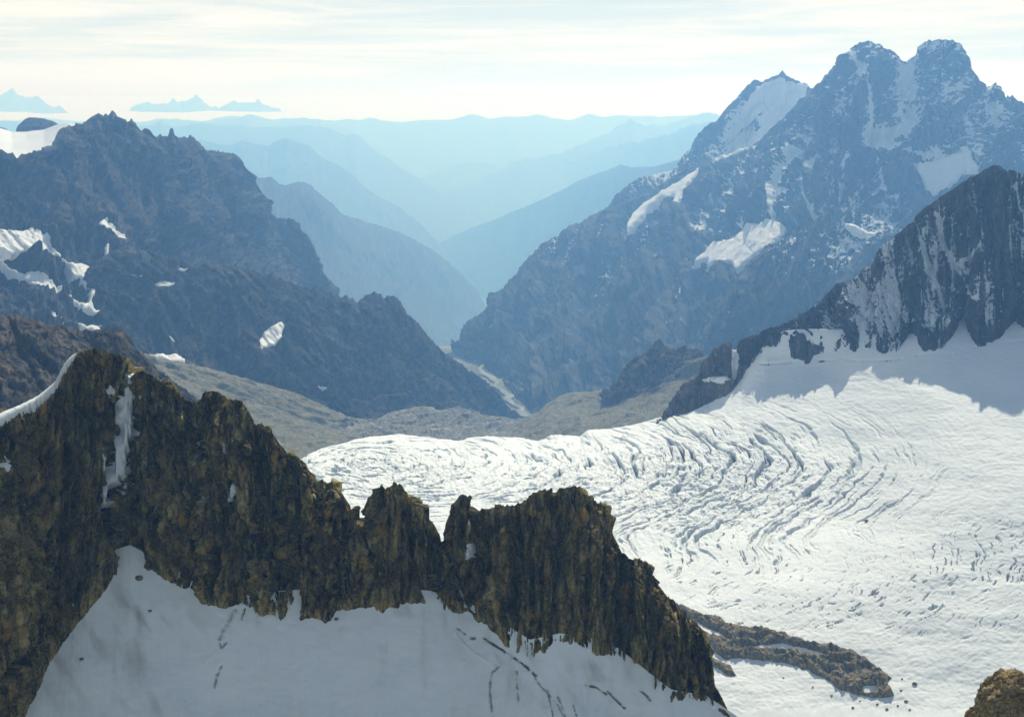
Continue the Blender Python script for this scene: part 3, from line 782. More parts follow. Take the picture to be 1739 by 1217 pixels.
# knoll and its grassy slope on the right of the gorge
s = Surf([[(860, 738, 4300), (890, 712, 4400), (914, 699, 4450), (930, 686, 4450), (945, 675, 4450), (973, 666, 4400), (1000, 666, 4350), (1031, 661, 4300), (1080, 640, 4200), (1150, 615, 4000), (1200, 605, 3800), (1260, 600, 3700)],
          [(860, 745, 4000), (960, 705, 4000), (1031, 690, 3950), (1120, 670, 3800), (1260, 650, 3500)],
          [(860, 800, 3500), (960, 790, 3350), (1060, 760, 3250), (1140, 740, 3150), (1260, 720, 3100)]], 460, [70, 70], back=(8, 700, .8), skirt=(2, 50, 200), gsm=.05, K=K_STEP)
s.ribs(24, 130, 1.5, 5, (50, .3), seed=71, shear=.8); s.rough(5, 45, 5, (30, .4), seed=32, rid=True)
s.final().build('moraine_slope', M['moraine'])
tag(s.ob, 'grey-green slope between the gorge and the glacier, below the rocky knoll', 'slope', kind='structure')
s = Surf([[(1022, 676, 4150), (1034, 662, 4150), (1041, 654, 4150), (1047, 645, 4140), (1055, 629, 4130), (1064, 618, 4120), (1076, 608, 4110), (1090, 602, 4110), (1102, 593, 4100), (1108, 587, 4100), (1112, 580, 4100), (1121, 575, 4100), (1126, 580, 4100), (1130, 586, 4100), (1138, 591, 4090), (1147, 593, 4080), (1154, 589, 4070), (1161, 587, 4060), (1172, 590, 4050), (1183, 591, 4040), (1190, 597, 4030), (1200, 606, 4000), (1225, 630, 3950)],
          [(1022, 672, 4000), (1060, 661, 3950), (1094, 665, 3900), (1123, 657, 3880), (1160, 655, 3850), (1225, 650, 3800)]], 300, [110], back=(10, 250, 1.0), skirt=(4, 30, 80), gsm=.02, K=K_STEP)
s.ribs(26, 90, 2.5, 5, (50, .15), seed=75, shear=.5); s.facets(20, 60, 1.8, (40, .2), 27, .4); s.facets(8, 22, 1.6, (20, .3), 28); s.rough(6, 35, 6, (30, .3), rid=True, seed=33); s.spikes(9, 22, 25, 3)
s.final().build('rock_knoll', M['dark_ridge_rock'])
tag(s.ob, 'dark rocky knoll with a small knob on top, beyond the glacier', 'rock knoll')

# ------------------------------------------------------------------ glacier
glac = [
    [(380, 830, 2800), (430, 812, 2850), (490, 790, 2950), (515, 778, 3000), (538, 764, 3080), (569, 756, 3180), (621, 743.5, 3350), (655, 740, 3420), (679, 737, 3450), (707, 740, 3450), (741, 743.5, 3450), (779, 749, 3450), (800, 742, 3520), (828, 739.5, 3560), (879, 742, 3540), (914, 747, 3480), (935, 738, 3480), (983, 740, 3420), (1000, 730, 3420), (1038, 726, 3350), (1069, 721, 3300), (1087, 718, 3280), (1123, 708, 3190), (1204, 680, 3090), (1260, 640, 3020), (1300, 582, 2985), (1330, 562, 2965), (1360, 560, 2940), (1420, 560, 2905), (1500, 550, 2860), (1600, 525, 2805), (1700, 515, 2800), (1739, 512, 2800), (1950, 490, 2790)],
    [(380, 880, 2500), (700, 805, 2900), (900, 800, 2850), (1060, 775, 2830), (1123, 760, 2820), (1204, 735, 2780), (1276, 692, 2800), (1330, 655, 2845), (1400, 645, 2815), (1500, 640, 2650), (1600, 640, 2520), (1739, 640, 2450), (1950, 640, 2400)],
    [(380, 1000, 2080), (700, 950, 2220), (900, 930, 2260), (1123, 900, 2290), (1276, 860, 2330), (1400, 835, 2330), (1600, 820, 2150), (1739, 820, 2080), (1950, 830, 2000)],
    [(380, 1150, 1740), (900, 1080, 1870), (1123, 1050, 1910), (1400, 1000, 1930), (1600, 1000, 1860), (1950, 1010, 1760)],
    [(380, 1300, 1480), (1123, 1217, 1650), (1400, 1200, 1650), (1950, 1217, 1530)],
    [(380, 1450, 1280), (1123, 1390, 1420), (1950, 1400, 1330)]]
sG = Surf(glac, 1500, [190, 220, 160, 130, 30], back=(14, 500, .8), skirt=(2, 50, 200), dsm=.06, gsm=.08, K=K_ICE)
px, py = sG.px, sG.py
# crevasse field: arcs bending round the icefall
wx = fbm(np.stack([px / 90, py / 45, px * 0], -1), 4); wy = fbm(np.stack([px / 90, py / 45, px * 0 + 7], -1), 4)
cx, cy = 640.0, 785.0
ax = 4.2 - 1.9 * smooth(py, 860, 980)
X_, Y_ = px - cx + 26 * wx, (py - cy + 9 * wy)
rad = np.sqrt(X_ ** 2 + (Y_ * ax) ** 2) + 2.6 * fbm(np.stack([px / 17, py / 9, px * 0 + 27], -1), 3)
ang = np.arctan2(Y_ * ax, X_)
ice = np.exp(-(((px - 1090) / 330) ** 2 + ((py - 818) / 95) ** 2) ** 1.3)
ice = np.maximum(ice, .75 * np.exp(-(((px - 720) / 260) ** 2 + ((py - 800) / 60) ** 2)))
low = np.exp(-(((px - 1500) / 420) ** 2 + ((py - 985 + .02 * (px - 1500)) / 75) ** 2) ** 1.2)
low = np.maximum(low, .8 * np.exp(-(((px - 1180) / 180) ** 2 + ((py - 950) / 60) ** 2)))
br = fbm(np.stack([rad / 60, ang * 7, px * 0 + 3], -1), 4)
w1 = ridged(np.stack([rad / 21, ang * 1.5, px * 0 + .3], -1), 3, gain=.5)
w2 = ridged(np.stack([rad / 9.5, ang * 5.5, px * 0 + .7], -1), 2)
c1 = smooth(w1 + .2 * br, .70, .86)
br2 = fbm(np.stack([px / 20, py / 11, px * 0 + 8], -1), 4)
c2 = smooth(w2 + .3 * br2, .78, .96) * smooth(br2, -.15, .12)
wave = fbm(np.stack([rad / 30, ang * 2.5, px * 0 + 1.3], -1), 5)
blocks = fbm(np.stack([px / 16, py / 9, px * 0], -1), 5)
mh, me_, mt_ = mosaic(rad / 13 + 50, ang * 9 + 50, 5)
mh2, me2, mt2 = mosaic(px / 9, py / 4.5, 9)
sG.lo += 2.4 * mh * np.clip(ice * 1.2, 0, 1) + 1.6 * mh2 * ice - 3.0 * (1 - smooth(me_, 0, .14)) * ice * smooth(br2, -.2, .2)
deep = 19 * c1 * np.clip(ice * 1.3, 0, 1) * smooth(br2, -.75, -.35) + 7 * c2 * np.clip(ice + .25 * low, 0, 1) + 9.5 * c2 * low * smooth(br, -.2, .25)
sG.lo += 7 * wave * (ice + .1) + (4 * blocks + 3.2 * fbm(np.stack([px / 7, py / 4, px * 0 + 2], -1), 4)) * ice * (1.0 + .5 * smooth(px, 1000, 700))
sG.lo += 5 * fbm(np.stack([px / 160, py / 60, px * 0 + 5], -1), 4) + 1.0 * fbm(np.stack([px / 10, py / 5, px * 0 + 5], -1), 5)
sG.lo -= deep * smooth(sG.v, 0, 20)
# bergschrund under the dark face
for ln in ([(1290, 618), (1400, 612), (1470, 612), (1520, 612), (1560, 602), (1600, 600), (1625, 600), (1665, 585), (1739, 578)],):
    d = poly_dist(px, py, ln, False) + 2.2 * fbm(np.stack([px / 12, py / 12, px * 0], -1), 3)
    sG.lo -= 7 * np.exp(-(d / 1.7) ** 2) * smooth(fbm(np.stack([px / 45, py * 0, px * 0 + 4], -1), 3), -.15, .15)
sG.lo *= sG.K / .85
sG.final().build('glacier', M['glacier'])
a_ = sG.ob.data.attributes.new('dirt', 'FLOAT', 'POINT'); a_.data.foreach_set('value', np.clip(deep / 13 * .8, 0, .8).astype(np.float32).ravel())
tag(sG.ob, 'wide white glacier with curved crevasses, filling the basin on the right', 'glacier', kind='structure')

# rock island in the glacier
isl = [(1147, 1022), (1165, 1030), (1183, 1038), (1204, 1046), (1226, 1047), (1230, 1058), (1272, 1064), (1308, 1068), (1334, 1074), (1355, 1084), (1380, 1090), (1412, 1095), (1445, 1103), (1470, 1116), (1495, 1135), (1514, 1150), (1508, 1160), (1516, 1175), (1519, 1182), (1495, 1185), (1470, 1182), (1443, 1177), (1420, 1168), (1400, 1152), (1375, 1140), (1345, 1128), (1310, 1121), (1270, 1117), (1235, 1118), (1215, 1108), (1205, 1090), (1190, 1070), (1170, 1048), (1150, 1034)]
strips = [[(1292, 1094), (1330, 1092), (1362, 1098), (1395, 1106), (1404, 1114), (1380, 1109), (1345, 1102), (1300, 1099), (1270, 1099)],
          [(1176, 1052), (1195, 1061), (1222, 1074), (1240, 1087), (1225, 1082), (1205, 1076), (1188, 1066)],
          [(1465, 1166), (1488, 1164), (1486, 1176), (1468, 1176)]]
ri = sG.patch('rock_outcrop', M['island_rock'], isl, 6.0, None, 1.0, 5, 2.2, 8, 24, holes=strips, ridge=True)
tag(ri, 'long brown rock island rising from the snow, behind the foot of the big buttress', 'rock outcrop')

# ------------------------------------------------------------------ dark snow-streaked ridge on the right, rock rib left of it
sR = Surf([[(1270, 590, 3015), (1290, 572, 3013), (1297, 562, 3012), (1306, 557, 3012), (1320, 552, 3011), (1336, 546, 3010), (1353, 540, 3005), (1365, 532, 3006), (1378, 522, 3007), (1390, 512, 3008), (1402, 500, 3010), (1412, 490, 3004), (1420, 482, 3000), (1440, 476, 2990), (1458, 462, 2981), (1470, 452, 2975), (1480, 447, 2970), (1488, 428, 2965), (1496, 415, 2961), (1506, 408, 2956), (1518, 402, 2950), (1530, 392, 2943), (1545, 380, 2935), (1556, 372, 2928), (1564, 360, 2924), (1572, 350, 2920), (1580, 348, 2914), (1588, 338, 2908), (1598, 332, 2900), (1612, 326, 2890), (1624, 322, 2883), (1636, 310, 2876), (1650, 300, 2868), (1665, 294, 2859), (1678, 288, 2851), (1688, 282, 2846), (1700, 284, 2842), (1710, 292, 2839), (1718, 288, 2837), (1730, 294, 2834), (1745, 296, 2830), (1790, 300, 2817), (1950, 330, 2770)],
          [(1270, 602, 2990), (1330, 558, 2985), (1400, 552, 2930), (1480, 530, 2860), (1560, 480, 2800), (1640, 440, 2760), (1740, 430, 2720), (1950, 430, 2680)],
          seat([(1270, 618, 3200), (1300, 590, 3200), (1330, 565, 3180), (1356, 575, 3150), (1400, 590, 3040), (1425, 596, 3020), (1450, 590, 3000), (1460, 606, 2990), (1470, 598, 2980), (1478, 588, 2975), (1490, 600, 2950), (1500, 614, 2925), (1518, 612, 2900), (1530, 590, 2890), (1545, 570, 2880), (1552, 560, 2870), (1558, 580, 2850), (1564, 600, 2830), (1600, 598, 2790), (1612, 590, 2780), (1622, 560, 2780), (1636, 528, 2790), (1644, 540, 2770), (1650, 580, 2720), (1665, 585, 2700), (1690, 578, 2700), (1705, 572, 2700), (1716, 545, 2720), (1722, 538, 2720), (1732, 555, 2700), (1745, 560, 2690), (1800, 540, 2690), (1950, 540, 2690)], sG)],
         900, [130, 140], back=(14, 700, 1.1), skirt=(4, 25, 60), dsm=.04, K=K_ICE)
sR.ribs(55, 110, 5, 6, (90, .12), seed=81, shear=-.12)
sR.ribs(24, 38, 5, 5, (50, .2), seed=85, shear=-.1)
sR.facets(18, 48, 2.6, (50, .06), 18); sR.facets(7, 17, 2.2, (25, .12), 19); sR.rough(5, 26, 6, (40, .25), rid=True, seed=7); sR.spikes(5, 18, 20, 9)
for pts_, w_, a_, dp in (([(1555, 375), (1565, 410), (1575, 440), (1590, 480), (1600, 520), (1612, 545)], 4, .5, 8), ([(1588, 360), (1595, 395), (1610, 430), (1618, 450)], 7, .6, 8), ([(1618, 450), (1640, 440), (1665, 420)], 5, .5, 4), ([(1625, 455), (1640, 480), (1660, 510)], 4, .4, 5), ([(1725, 310), (1735, 350), (1745, 380)], 5, .5, 8), ([(1535, 400), (1545, 430), (1552, 470)], 3, .4, 6), ([(1632, 450), (1640, 462)], 8, .5, 0)):
    sR.groove(pts_, w_ * .6, dp, a_)
sR.snow += -.3 * smooth(sR.py, 540, 575) - .2 * (1 - smooth(sR.v, 5, 60))
sR.final().build('rock_ridge', M['streak_rock'])
tag(sR.ob, 'near black ridge streaked with thin snow gullies, right edge above the glacier', 'ridge', kind='structure')

sN = Surf([[(1115, 722, 3250), (1123, 711, 3237), (1136, 689, 3218), (1148, 669, 3199), (1161, 651, 3180), (1175, 645, 3162), (1187, 637, 3146), (1194, 622, 3137), (1200, 607, 3130), (1210, 596, 3119), (1221, 587, 3107), (1232, 583, 3095), (1242, 580, 3085), (1248, 586, 3080), (1256, 578, 3075), (1268, 572, 3067), (1280, 569, 3058), (1293, 566, 3050), (1300, 575, 3047), (1306, 600, 3045)],
           seat([(1115, 724, 3230), (1140, 708, 3180), (1170, 700, 3200), (1204, 684, 3190), (1238, 671, 3190), (1251, 655, 3190), (1262, 630, 3200), (1275, 621, 3210), (1290, 616, 2940), (1306, 612, 2930)], sG)], 320, [120], back=(10, 250, 1.1), skirt=(4, 20, 60), gsm=.01, K=K_ICE)
sN.ribs(14, 45, 3, 5, (30, .15), seed=91, shear=.3); sN.facets(17, 30, 1.8, (20, .15), 24); sN.facets(7, 11, 1.6, (10, .25), 25); sN.rough(4, 20, 6, (20, .3), rid=True, seed=13); sN.spikes(5, 14, 15, 3)
sN.groove([(1247, 585), (1249, 610), (1246, 640)], 4, 16)
sN.final().build('rock_rib', M['dark_ridge_rock'])
sN.ob.data.materials[0] = M['rib_rock']
tag(sN.ob, 'brown-black rock rib between the knoll and the shaded snow, at the glacier edge', 'rock rib')
for pl, lb in (([(1245, 588), (1251, 590), (1253, 612), (1258, 622), (1250, 626), (1247, 640), (1244, 620)], 'white snow gully splitting the rib'),
               ([(1190, 644), (1210, 640), (1232, 638), (1240, 645), (1220, 650), (1200, 650)], 'snow ledge on the rib')):
    q = sN.patch('snow_patch', M['snow'], pl, 5, sN.ob, .6, 3, 1.0)
    if q: tag(q, lb)

# ------------------------------------------------------------------ near dark ridge behind the foreground crest
sQ = Surf([[(-180, 520, 1950), (-60, 530, 2000), (3, 533, 2050), (21, 537, 2060), (52, 540, 2080), (66, 546, 2090), (79, 551, 2100), (103, 554, 2120), (120, 557, 2130), (135, 558, 2140), (150, 561, 2150), (166, 561, 2160), (178, 559, 2170), (186, 557, 2180), (200, 555, 2190), (208, 561, 2195), (214, 570, 2200), (221, 587, 2200), (232, 594, 2210), (241, 599, 2220), (250, 609, 2230), (259, 618, 2240), (276, 632, 2250), (290, 643, 2260), (304, 652, 2270), (318, 664, 2280), (331, 673, 2290), (380, 710, 2320), (450, 770, 2380)],
           [(-180, 640, 1800), (3, 640, 1880), (100, 640, 1950), (220, 650, 2080), (331, 720, 2200), (450, 800, 2300)],
           [(-180, 820, 1600), (3, 820, 1680), (200, 820, 1780), (331, 860, 1950), (450, 900, 2100)]], 520, [110, 50], back=(12, 500, 1.0), skirt=(2, 30, 100), K=K_ICE)
sQ.ribs(22, 80, 2.5, 5, (60, .15), seed=95, shear=-.5); sQ.facets(16, 60, 1.8, (40, .2), 21, -.4); sQ.facets(6, 20, 1.6, (20, .3), 22); sQ.rough(6, 35, 6, (40, .25), rid=True, seed=14); sQ.spikes(8, 20, 25, 6)
sQ.final().build('rock_ridge', M['dark_ridge_rock'])
tag(sQ.ob, 'dark brown ridge just behind the foreground crest, at the left edge', 'ridge', kind='structure')

# ------------------------------------------------------------------ foreground snow
SNOW_G = [[(-200, 1050, 1330), (0, 1030, 1370), (100, 990, 1410), (160, 945, 1432), (221, 925, 1440), (290, 960, 1425), (350, 1000, 1398), (440, 1005, 1396), (600, 995, 1405), (700, 1000, 1408), (790, 1008, 1410), (850, 1055, 1358), (900, 1085, 1332), (950, 1075, 1338), (1000, 1080, 1345), (1050, 1100, 1336), (1100, 1140, 1310), (1140, 1170, 1294), (1200, 1180, 1290), (1262, 1222, 1268), (1300, 1250, 1255)],
           [(-200, 1217, 1130), (0, 1217, 1145), (100, 1150, 1210), (221, 1090, 1310), (350, 1105, 1305), (600, 1110, 1315), (790, 1110, 1322), (900, 1150, 1285), (1050, 1165, 1290), (1140, 1225, 1255), (1300, 1290, 1220)],
           [(-200, 1380, 1020), (100, 1280, 1115), (221, 1230, 1190), (350, 1225, 1215), (600, 1225, 1225), (790, 1225, 1230), (900, 1240, 1220), (1050, 1260, 1215), (1300, 1340, 1180)],
           [(-200, 1600, 880), (350, 1500, 1010), (790, 1480, 1030), (1300, 1560, 1010)]]
g0 = np.array(SNOW_G[0], float); z0_ = P(g0[:, 0], g0[:, 1], g0[:, 2])[:, 2]
for gi, kk in ((1, .95), (2, .93), (3, .9)):
    for n_, (x, y, d) in enumerate(SNOW_G[gi]):
        d0, zz = np.interp(x, g0[:, 0], g0[:, 2]), np.interp(x, g0[:, 0], z0_)
        tn = -P(x, y, 1.0)[2]
        SNOW_G[gi][n_] = (x, y, float((kk * d0 - zz) / (kk + tn)))
sS = Surf(SNOW_G, 900, [170, 170, 30], skirt=(2, 60, 120), dsm=.05, gsm=.06, K=K_FORE)
px, py = sS.px, sS.py
sS.lo += 2.2 * fbm(np.stack([px / 130, py / 90, px * 0], -1), 4) + .22 * fbm(np.stack([px / 16, py / 14, px * 0], -1), 4)
dirt = np.zeros_like(px)


def crack(pts, w, dep, dirtv=.5, jag=2.0):
    global dirt
    d = poly_dist(px, py, pts, False) + jag * fbm(np.stack([px / 9, py / 9, px * 0 + 2], -1), 3)
    w = w * (.62 + .45 * fbm(np.stack([px / 16, py / 16, px * 0 + 19], -1), 3))
    g = np.exp(-(d / np.maximum(w, .35)) ** 2)
    br_ = smooth(fbm(np.stack([px / 14, py / 14, px * 0 + 9], -1), 3), -.3, .05)
    sS.lo -= .55 * dep * g * br_
    dirt += dirtv * g * br_


for pts_, w_, dp_, dv_ in (
    ([(400, 1034), (390, 1050), (380, 1066), (372, 1085)], 4.5, 3.0, .35), ([(373, 1085), (375, 1100), (384, 1090)], 2.2, 5, .6), ([(376, 1130), (368, 1145), (364, 1165)], 2.6, 5, .5), ([(415, 1032), (410, 1050)], 2, 4, .7),
    ([(800, 1082), (820, 1083), (845, 1098), (870, 1114), (895, 1132), (910, 1146)], 2.8, 6, .9), ([(776, 1066), (784, 1070), (790, 1076)], 2.2, 4, .9),
    ([(852, 1128), (836, 1140), (832, 1160), (832, 1190), (836, 1215)], 2.0, 5, .7), ([(877, 1140), (878, 1165), (880, 1195)], 1.8, 4, .5), ([(772, 1072), (780, 1085), (800, 1104), (830, 1124), (850, 1134)], 4, -1.2, 0),
    ([(930, 1170), (937, 1200), (940, 1217)], 1.6, 4, .5), ([(948, 1180), (956, 1200), (962, 1217)], 1.6, 4, .45), ([(905, 1145), (920, 1165), (945, 1190), (960, 1217)], 2.2, 3, .4), ([(974, 1195), (980, 1215)], 1.6, 4, .5),
    ([(996, 1162), (1012, 1165), (1030, 1177)], 2.8, 5, .9), ([(1033, 1173), (1045, 1185), (1060, 1200)], 2.6, 5, .9), ([(1088, 1172), (1098, 1180), (1104, 1188)], 2.8, 4, 1.0)):
    crack(pts_, w_, dp_, dv_)
stain = lambda x, y, a, b, k: k * np.exp(-((px - x) / a) ** 2 - ((py - y) / b) ** 2)
nzd = smooth(fbm(np.stack([(px - .5 * py) / 40, py / 90, px * 0 + 12], -1), 5), -.1, .5)
dirt += nzd * (stain(240, 1030, 60, 60, .4) + stain(290, 1080, 60, 50, .3) + stain(150, 1080, 80, 60, .32) + stain(120, 1160, 70, 60, .25) + stain(265, 1200, 60, 25, .35) + stain(860, 1110, 60, 22, .45) + stain(720, 1036, 60, 14, .4) + stain(1000, 1140, 50, 25, .3) + stain(960, 1180, 120, 40, .25))
sS.lo *= sS.K / .45
sS.final()
sS.build('snowfield', M['near_snow'])
a_ = sS.ob.data.attributes.new('dirt', 'FLOAT', 'POINT'); a_.data.foreach_set('value', np.clip(dirt * 1.7, 0, .9).astype(np.float32).ravel())
tag(sS.ob, 'shaded grey-blue snowfield at the foot of the foreground crags', 'snowfield', kind='structure')


# ------------------------------------------------------------------ foreground crags
foot1 = [(-90, 1420, 1010), (-60, 1380, 1030), (0, 1290, 1080), (48, 1203, 1130), (62, 1176, 1150), (76, 1148, 1175), (88, 1126, 1200), (100, 1107, 1220), (114, 1084, 1245), (128, 1062, 1265), (150, 1036, 1300), (169, 1014, 1335), (182, 994, 1360), (193, 974, 1385), (198, 955, 1400), (206, 974, 1395), (212, 966, 1400), (215, 955, 1405), (221, 952, 1410), (238, 959, 1408), (250, 963, 1405), (262, 969, 1400), (274, 979, 1395), (286, 988, 1390), (298, 996, 1385), (310, 1003, 1380), (331, 1017, 1375), (342, 1026, 1372), (348, 1030, 1370), (355, 1021, 1375), (362, 1027, 1372), (369, 1034, 1370), (385, 1029, 1373), (404, 1028, 1374), (420, 1031, 1374), (434, 1029, 1375), (437, 1047, 1368), (444, 1042, 1370), (455, 1038, 1372), (466, 1048, 1370), (473, 1058, 1366), (479, 1049, 1370), (486, 1044, 1373), (497, 1042, 1375), (505, 1058, 1368), (512, 1048, 1372), (518, 1045, 1374), (542, 1043, 1376), (550, 1052, 1372), (556, 1060, 1368), (561, 1045, 1375), (566, 1031, 1380), (583, 1028, 1382), (610, 1024, 1385)]
crest1 = [(-90, 760, 1310), (-40, 728, 1340), (3, 706, 1365), (34, 690, 1395), (62, 676, 1420), (83, 662, 1435), (92, 654, 1440), (100, 646, 1445), (104, 634, 1450), (107, 625, 1455), (114, 615, 1460), (121, 608, 1465), (130, 601, 1470), (138, 596, 1475), (146, 592, 1480), (152, 594, 1485), (160, 591, 1488), (170, 594, 1490), (179, 594, 1492), (190, 601, 1495), (200, 600, 1498), (207, 601, 1500), (216, 606, 1500), (222, 608, 1500), (228, 616, 1500), (235, 617, 1500), (241, 621, 1500), (248, 628, 1500), (255, 632, 1500), (264, 642, 1498), (272, 649, 1496), (282, 653, 1495), (293, 659, 1494), (300, 666, 1493), (307, 671, 1492), (318, 677, 1491), (328, 680, 1490), (336, 680, 1490), (340, 676, 1490), (342, 669, 1490), (346, 664, 1490), (352, 664, 1490), (359, 662, 1490), (366, 665, 1489), (373, 670, 1488), (381, 674, 1486), (390, 679, 1485), (398, 677, 1484), (404, 679, 1483), (410, 680, 1482), (414, 684, 1480), (419, 692, 1480), (424, 701, 1479), (430, 710, 1478), (435, 718, 1477), (444, 718, 1476), (450, 722, 1475), (456, 723, 1474), (460, 728, 1474), (463, 735, 1473), (466, 743, 1473), (473, 757, 1472), (480, 770, 1471), (488, 772, 1470), (497, 773, 1469), (506, 777, 1467), (514, 784, 1465), (521, 796, 1463), (528, 809, 1460), (534, 812, 1459), (539, 817, 1458), (543, 814, 1457), (547, 811, 1456), (552, 819, 1455), (558, 822, 1454), (564, 820, 1453), (569, 824, 1452), (573, 831, 1451), (577, 840, 1450), (580, 852, 1448), (583, 866, 1446), (592, 880, 1443), (610, 900, 1440)]
sA = Surf([crest1, seat(foot1, sS)], 1150, [420], back=(22, 1250, 1.15), skirt=(6, 14, 45), dsm=.03, K=K_FORE)
foot2 = [(560, 1040, 1385), (583, 1028, 1385), (590, 1026, 1385), (598, 1024, 1386), (610, 1028, 1385), (618, 1025, 1386), (638, 1024, 1386), (642, 1034, 1383), (647, 1041, 1380), (652, 1036, 1382), (659, 1029, 1385), (672, 1030, 1386), (684, 1030, 1386), (690, 1024, 1388), (700, 1026, 1389), (712, 1029, 1388), (721, 1028, 1388), (735, 1030, 1388), (748, 1028, 1388), (755, 1036, 1385), (769, 1039, 1385), (782, 1037, 1387), (793, 1032, 1390), (815, 1050, 1380)]
crest2 = [(560, 900, 1448), (575, 880, 1446), (583, 866, 1444), (590, 867, 1444), (600, 864, 1443), (604, 860, 1443), (608, 859, 1443), (612, 861, 1442), (615, 868, 1442), (618, 874, 1442), (622, 872, 1442), (624, 860, 1442), (626, 848, 1442), (632, 840, 1441), (638, 833, 1441), (643, 828, 1440), (646, 822, 1440), (649, 822, 1440), (652, 828, 1440), (656, 828, 1440), (660, 825, 1439), (665, 827, 1439), (668, 821, 1438), (672, 819, 1438), (676, 822, 1438), (680, 822, 1437), (684, 828, 1436), (688, 835, 1436), (693, 844, 1435), (698, 853, 1434), (706, 857, 1433), (714, 862, 1432), (721, 870, 1431), (728, 879, 1430), (735, 887, 1428), (741, 896, 1427), (745, 904, 1426), (748, 912, 1425), (752, 922, 1423), (758, 940, 1420), (775, 980, 1412), (815, 1030, 1395)]
sB = Surf([crest2, seat(foot2, sS)], 520, [330], back=(22, 1250, 1.15), skirt=(6, 14, 45), dsm=.03, K=K_FORE)
foot3 = [(742, 1010, 1398), (760, 1030, 1392), (780, 1036, 1388), (793, 1033, 1385), (806, 1044, 1372), (817, 1053, 1362), (830, 1059, 1352), (838, 1062, 1346), (845, 1074, 1337), (852, 1086, 1328), (864, 1099, 1318), (876, 1111, 1308), (888, 1115, 1303), (896, 1116, 1302), (900, 1122, 1298), (906, 1114, 1304), (914, 1110, 1308), (921, 1106, 1312), (926, 1107, 1312), (931, 1112, 1308), (938, 1107, 1312), (945, 1100, 1318), (955, 1101, 1320), (966, 1098, 1324), (980, 1102, 1324), (997, 1104, 1325), (1004, 1112, 1320), (1011, 1118, 1316), (1020, 1117, 1318), (1031, 1112, 1322), (1040, 1120, 1317), (1052, 1124, 1314), (1062, 1135, 1308), (1073, 1145, 1302), (1085, 1153, 1298), (1096, 1162, 1292), (1106, 1174, 1285), (1120, 1190, 1276), (1132, 1205, 1266), (1140, 1191, 1276), (1155, 1188, 1278), (1170, 1187, 1280), (1188, 1190, 1280), (1204, 1195, 1278), (1222, 1204, 1274), (1240, 1216, 1270)]
crest3 = [(742, 960, 1420), (750, 930, 1424), (754, 916, 1426), (755, 905, 1428), (757, 892, 1428), (760, 880, 1428), (764, 869, 1428), (770, 857, 1428), (776, 848, 1428), (780, 843, 1428), (784, 840, 1428), (788, 843, 1428), (792, 847, 1428), (796, 843, 1428), (799, 843, 1428), (802, 849, 1428), (806, 854, 1428), (810, 860, 1428), (816, 864, 1429), (828, 865, 1430), (838, 863, 1431), (848, 860, 1432), (854, 860, 1432), (860, 857, 1433), (866, 857, 1434), (876, 853, 1435), (890, 848, 1436), (898, 841, 1437), (907, 836, 1438), (915, 833, 1438), (920, 829, 1438), (930, 828, 1439), (939, 825, 1440), (943, 830, 1440), (948, 828, 1440), (955, 828, 1440), (962, 826, 1440), (970, 826, 1440), (976, 824, 1440), (982, 826, 1440), (987, 828, 1439), (989, 836, 1438), (992, 841, 1438), (998, 842, 1437), (1004, 843, 1436), (1009, 850, 1435), (1014, 855, 1434), (1021, 856, 1432), (1028, 859, 1431), (1033, 868, 1430), (1038, 880, 1428), (1042, 890, 1426), (1047, 906, 1424), (1055, 922, 1420), (1062, 937, 1416), (1069, 947, 1412), (1078, 950, 1408), (1090, 953, 1404), (1101, 957, 1400), (1105, 965, 1398), (1109, 974, 1395), (1116, 990, 1390), (1123, 1004, 1386), (1134, 1013, 1380), (1147, 1021, 1374), (1158, 1033, 1366), (1170, 1046, 1358), (1179, 1055, 1350), (1187, 1063, 1344), (1192, 1076, 1338), (1197, 1089, 1332), (1203, 1102, 1325), (1208, 1115, 1318), (1211, 1128, 1312), (1213, 1140, 1307), (1217, 1165, 1296), (1226, 1184, 1286), (1234, 1198, 1280), (1240, 1210, 1275)]
sC = Surf([crest3, seat(foot3, sS)], 1000, [420], back=(22, 1250, 1.15), skirt=(6, 14, 45), dsm=.03, K=K_FORE)
for s_ in (sA, sB, sC): s_.ft = .06
for s_, sd in ((sA, 0), (sB, 20), (sC, 40)):
    s_.ribs(52, 75, 4.2, 5, (45, .10), seed=101 + sd, shear=.05, warp=.35)
    s_.ribs(10, 24, 2.6, 4, (22, .2), seed=105 + sd, warp=.5)
    s_.facets(20, 30, 3.6, (38, .05), sd + 3, .05, .45); s_.facets(11, 12, 3.0, (22, .08), sd + 5, -.05, .5, .5); s_.facets(4.5, 5, 2.2, (8, .3), sd + 8, 0, .5, .5)
    s_.rough(4, 17, 6, (14, .25), rid=True, seed=17 + sd, squash=.7)
    s_.rough(1.2, 5, 4, (6, .4), rid=True, seed=27 + sd, squash=.7)
    s_.spikes(4.5, 8, 10, sd + 1)
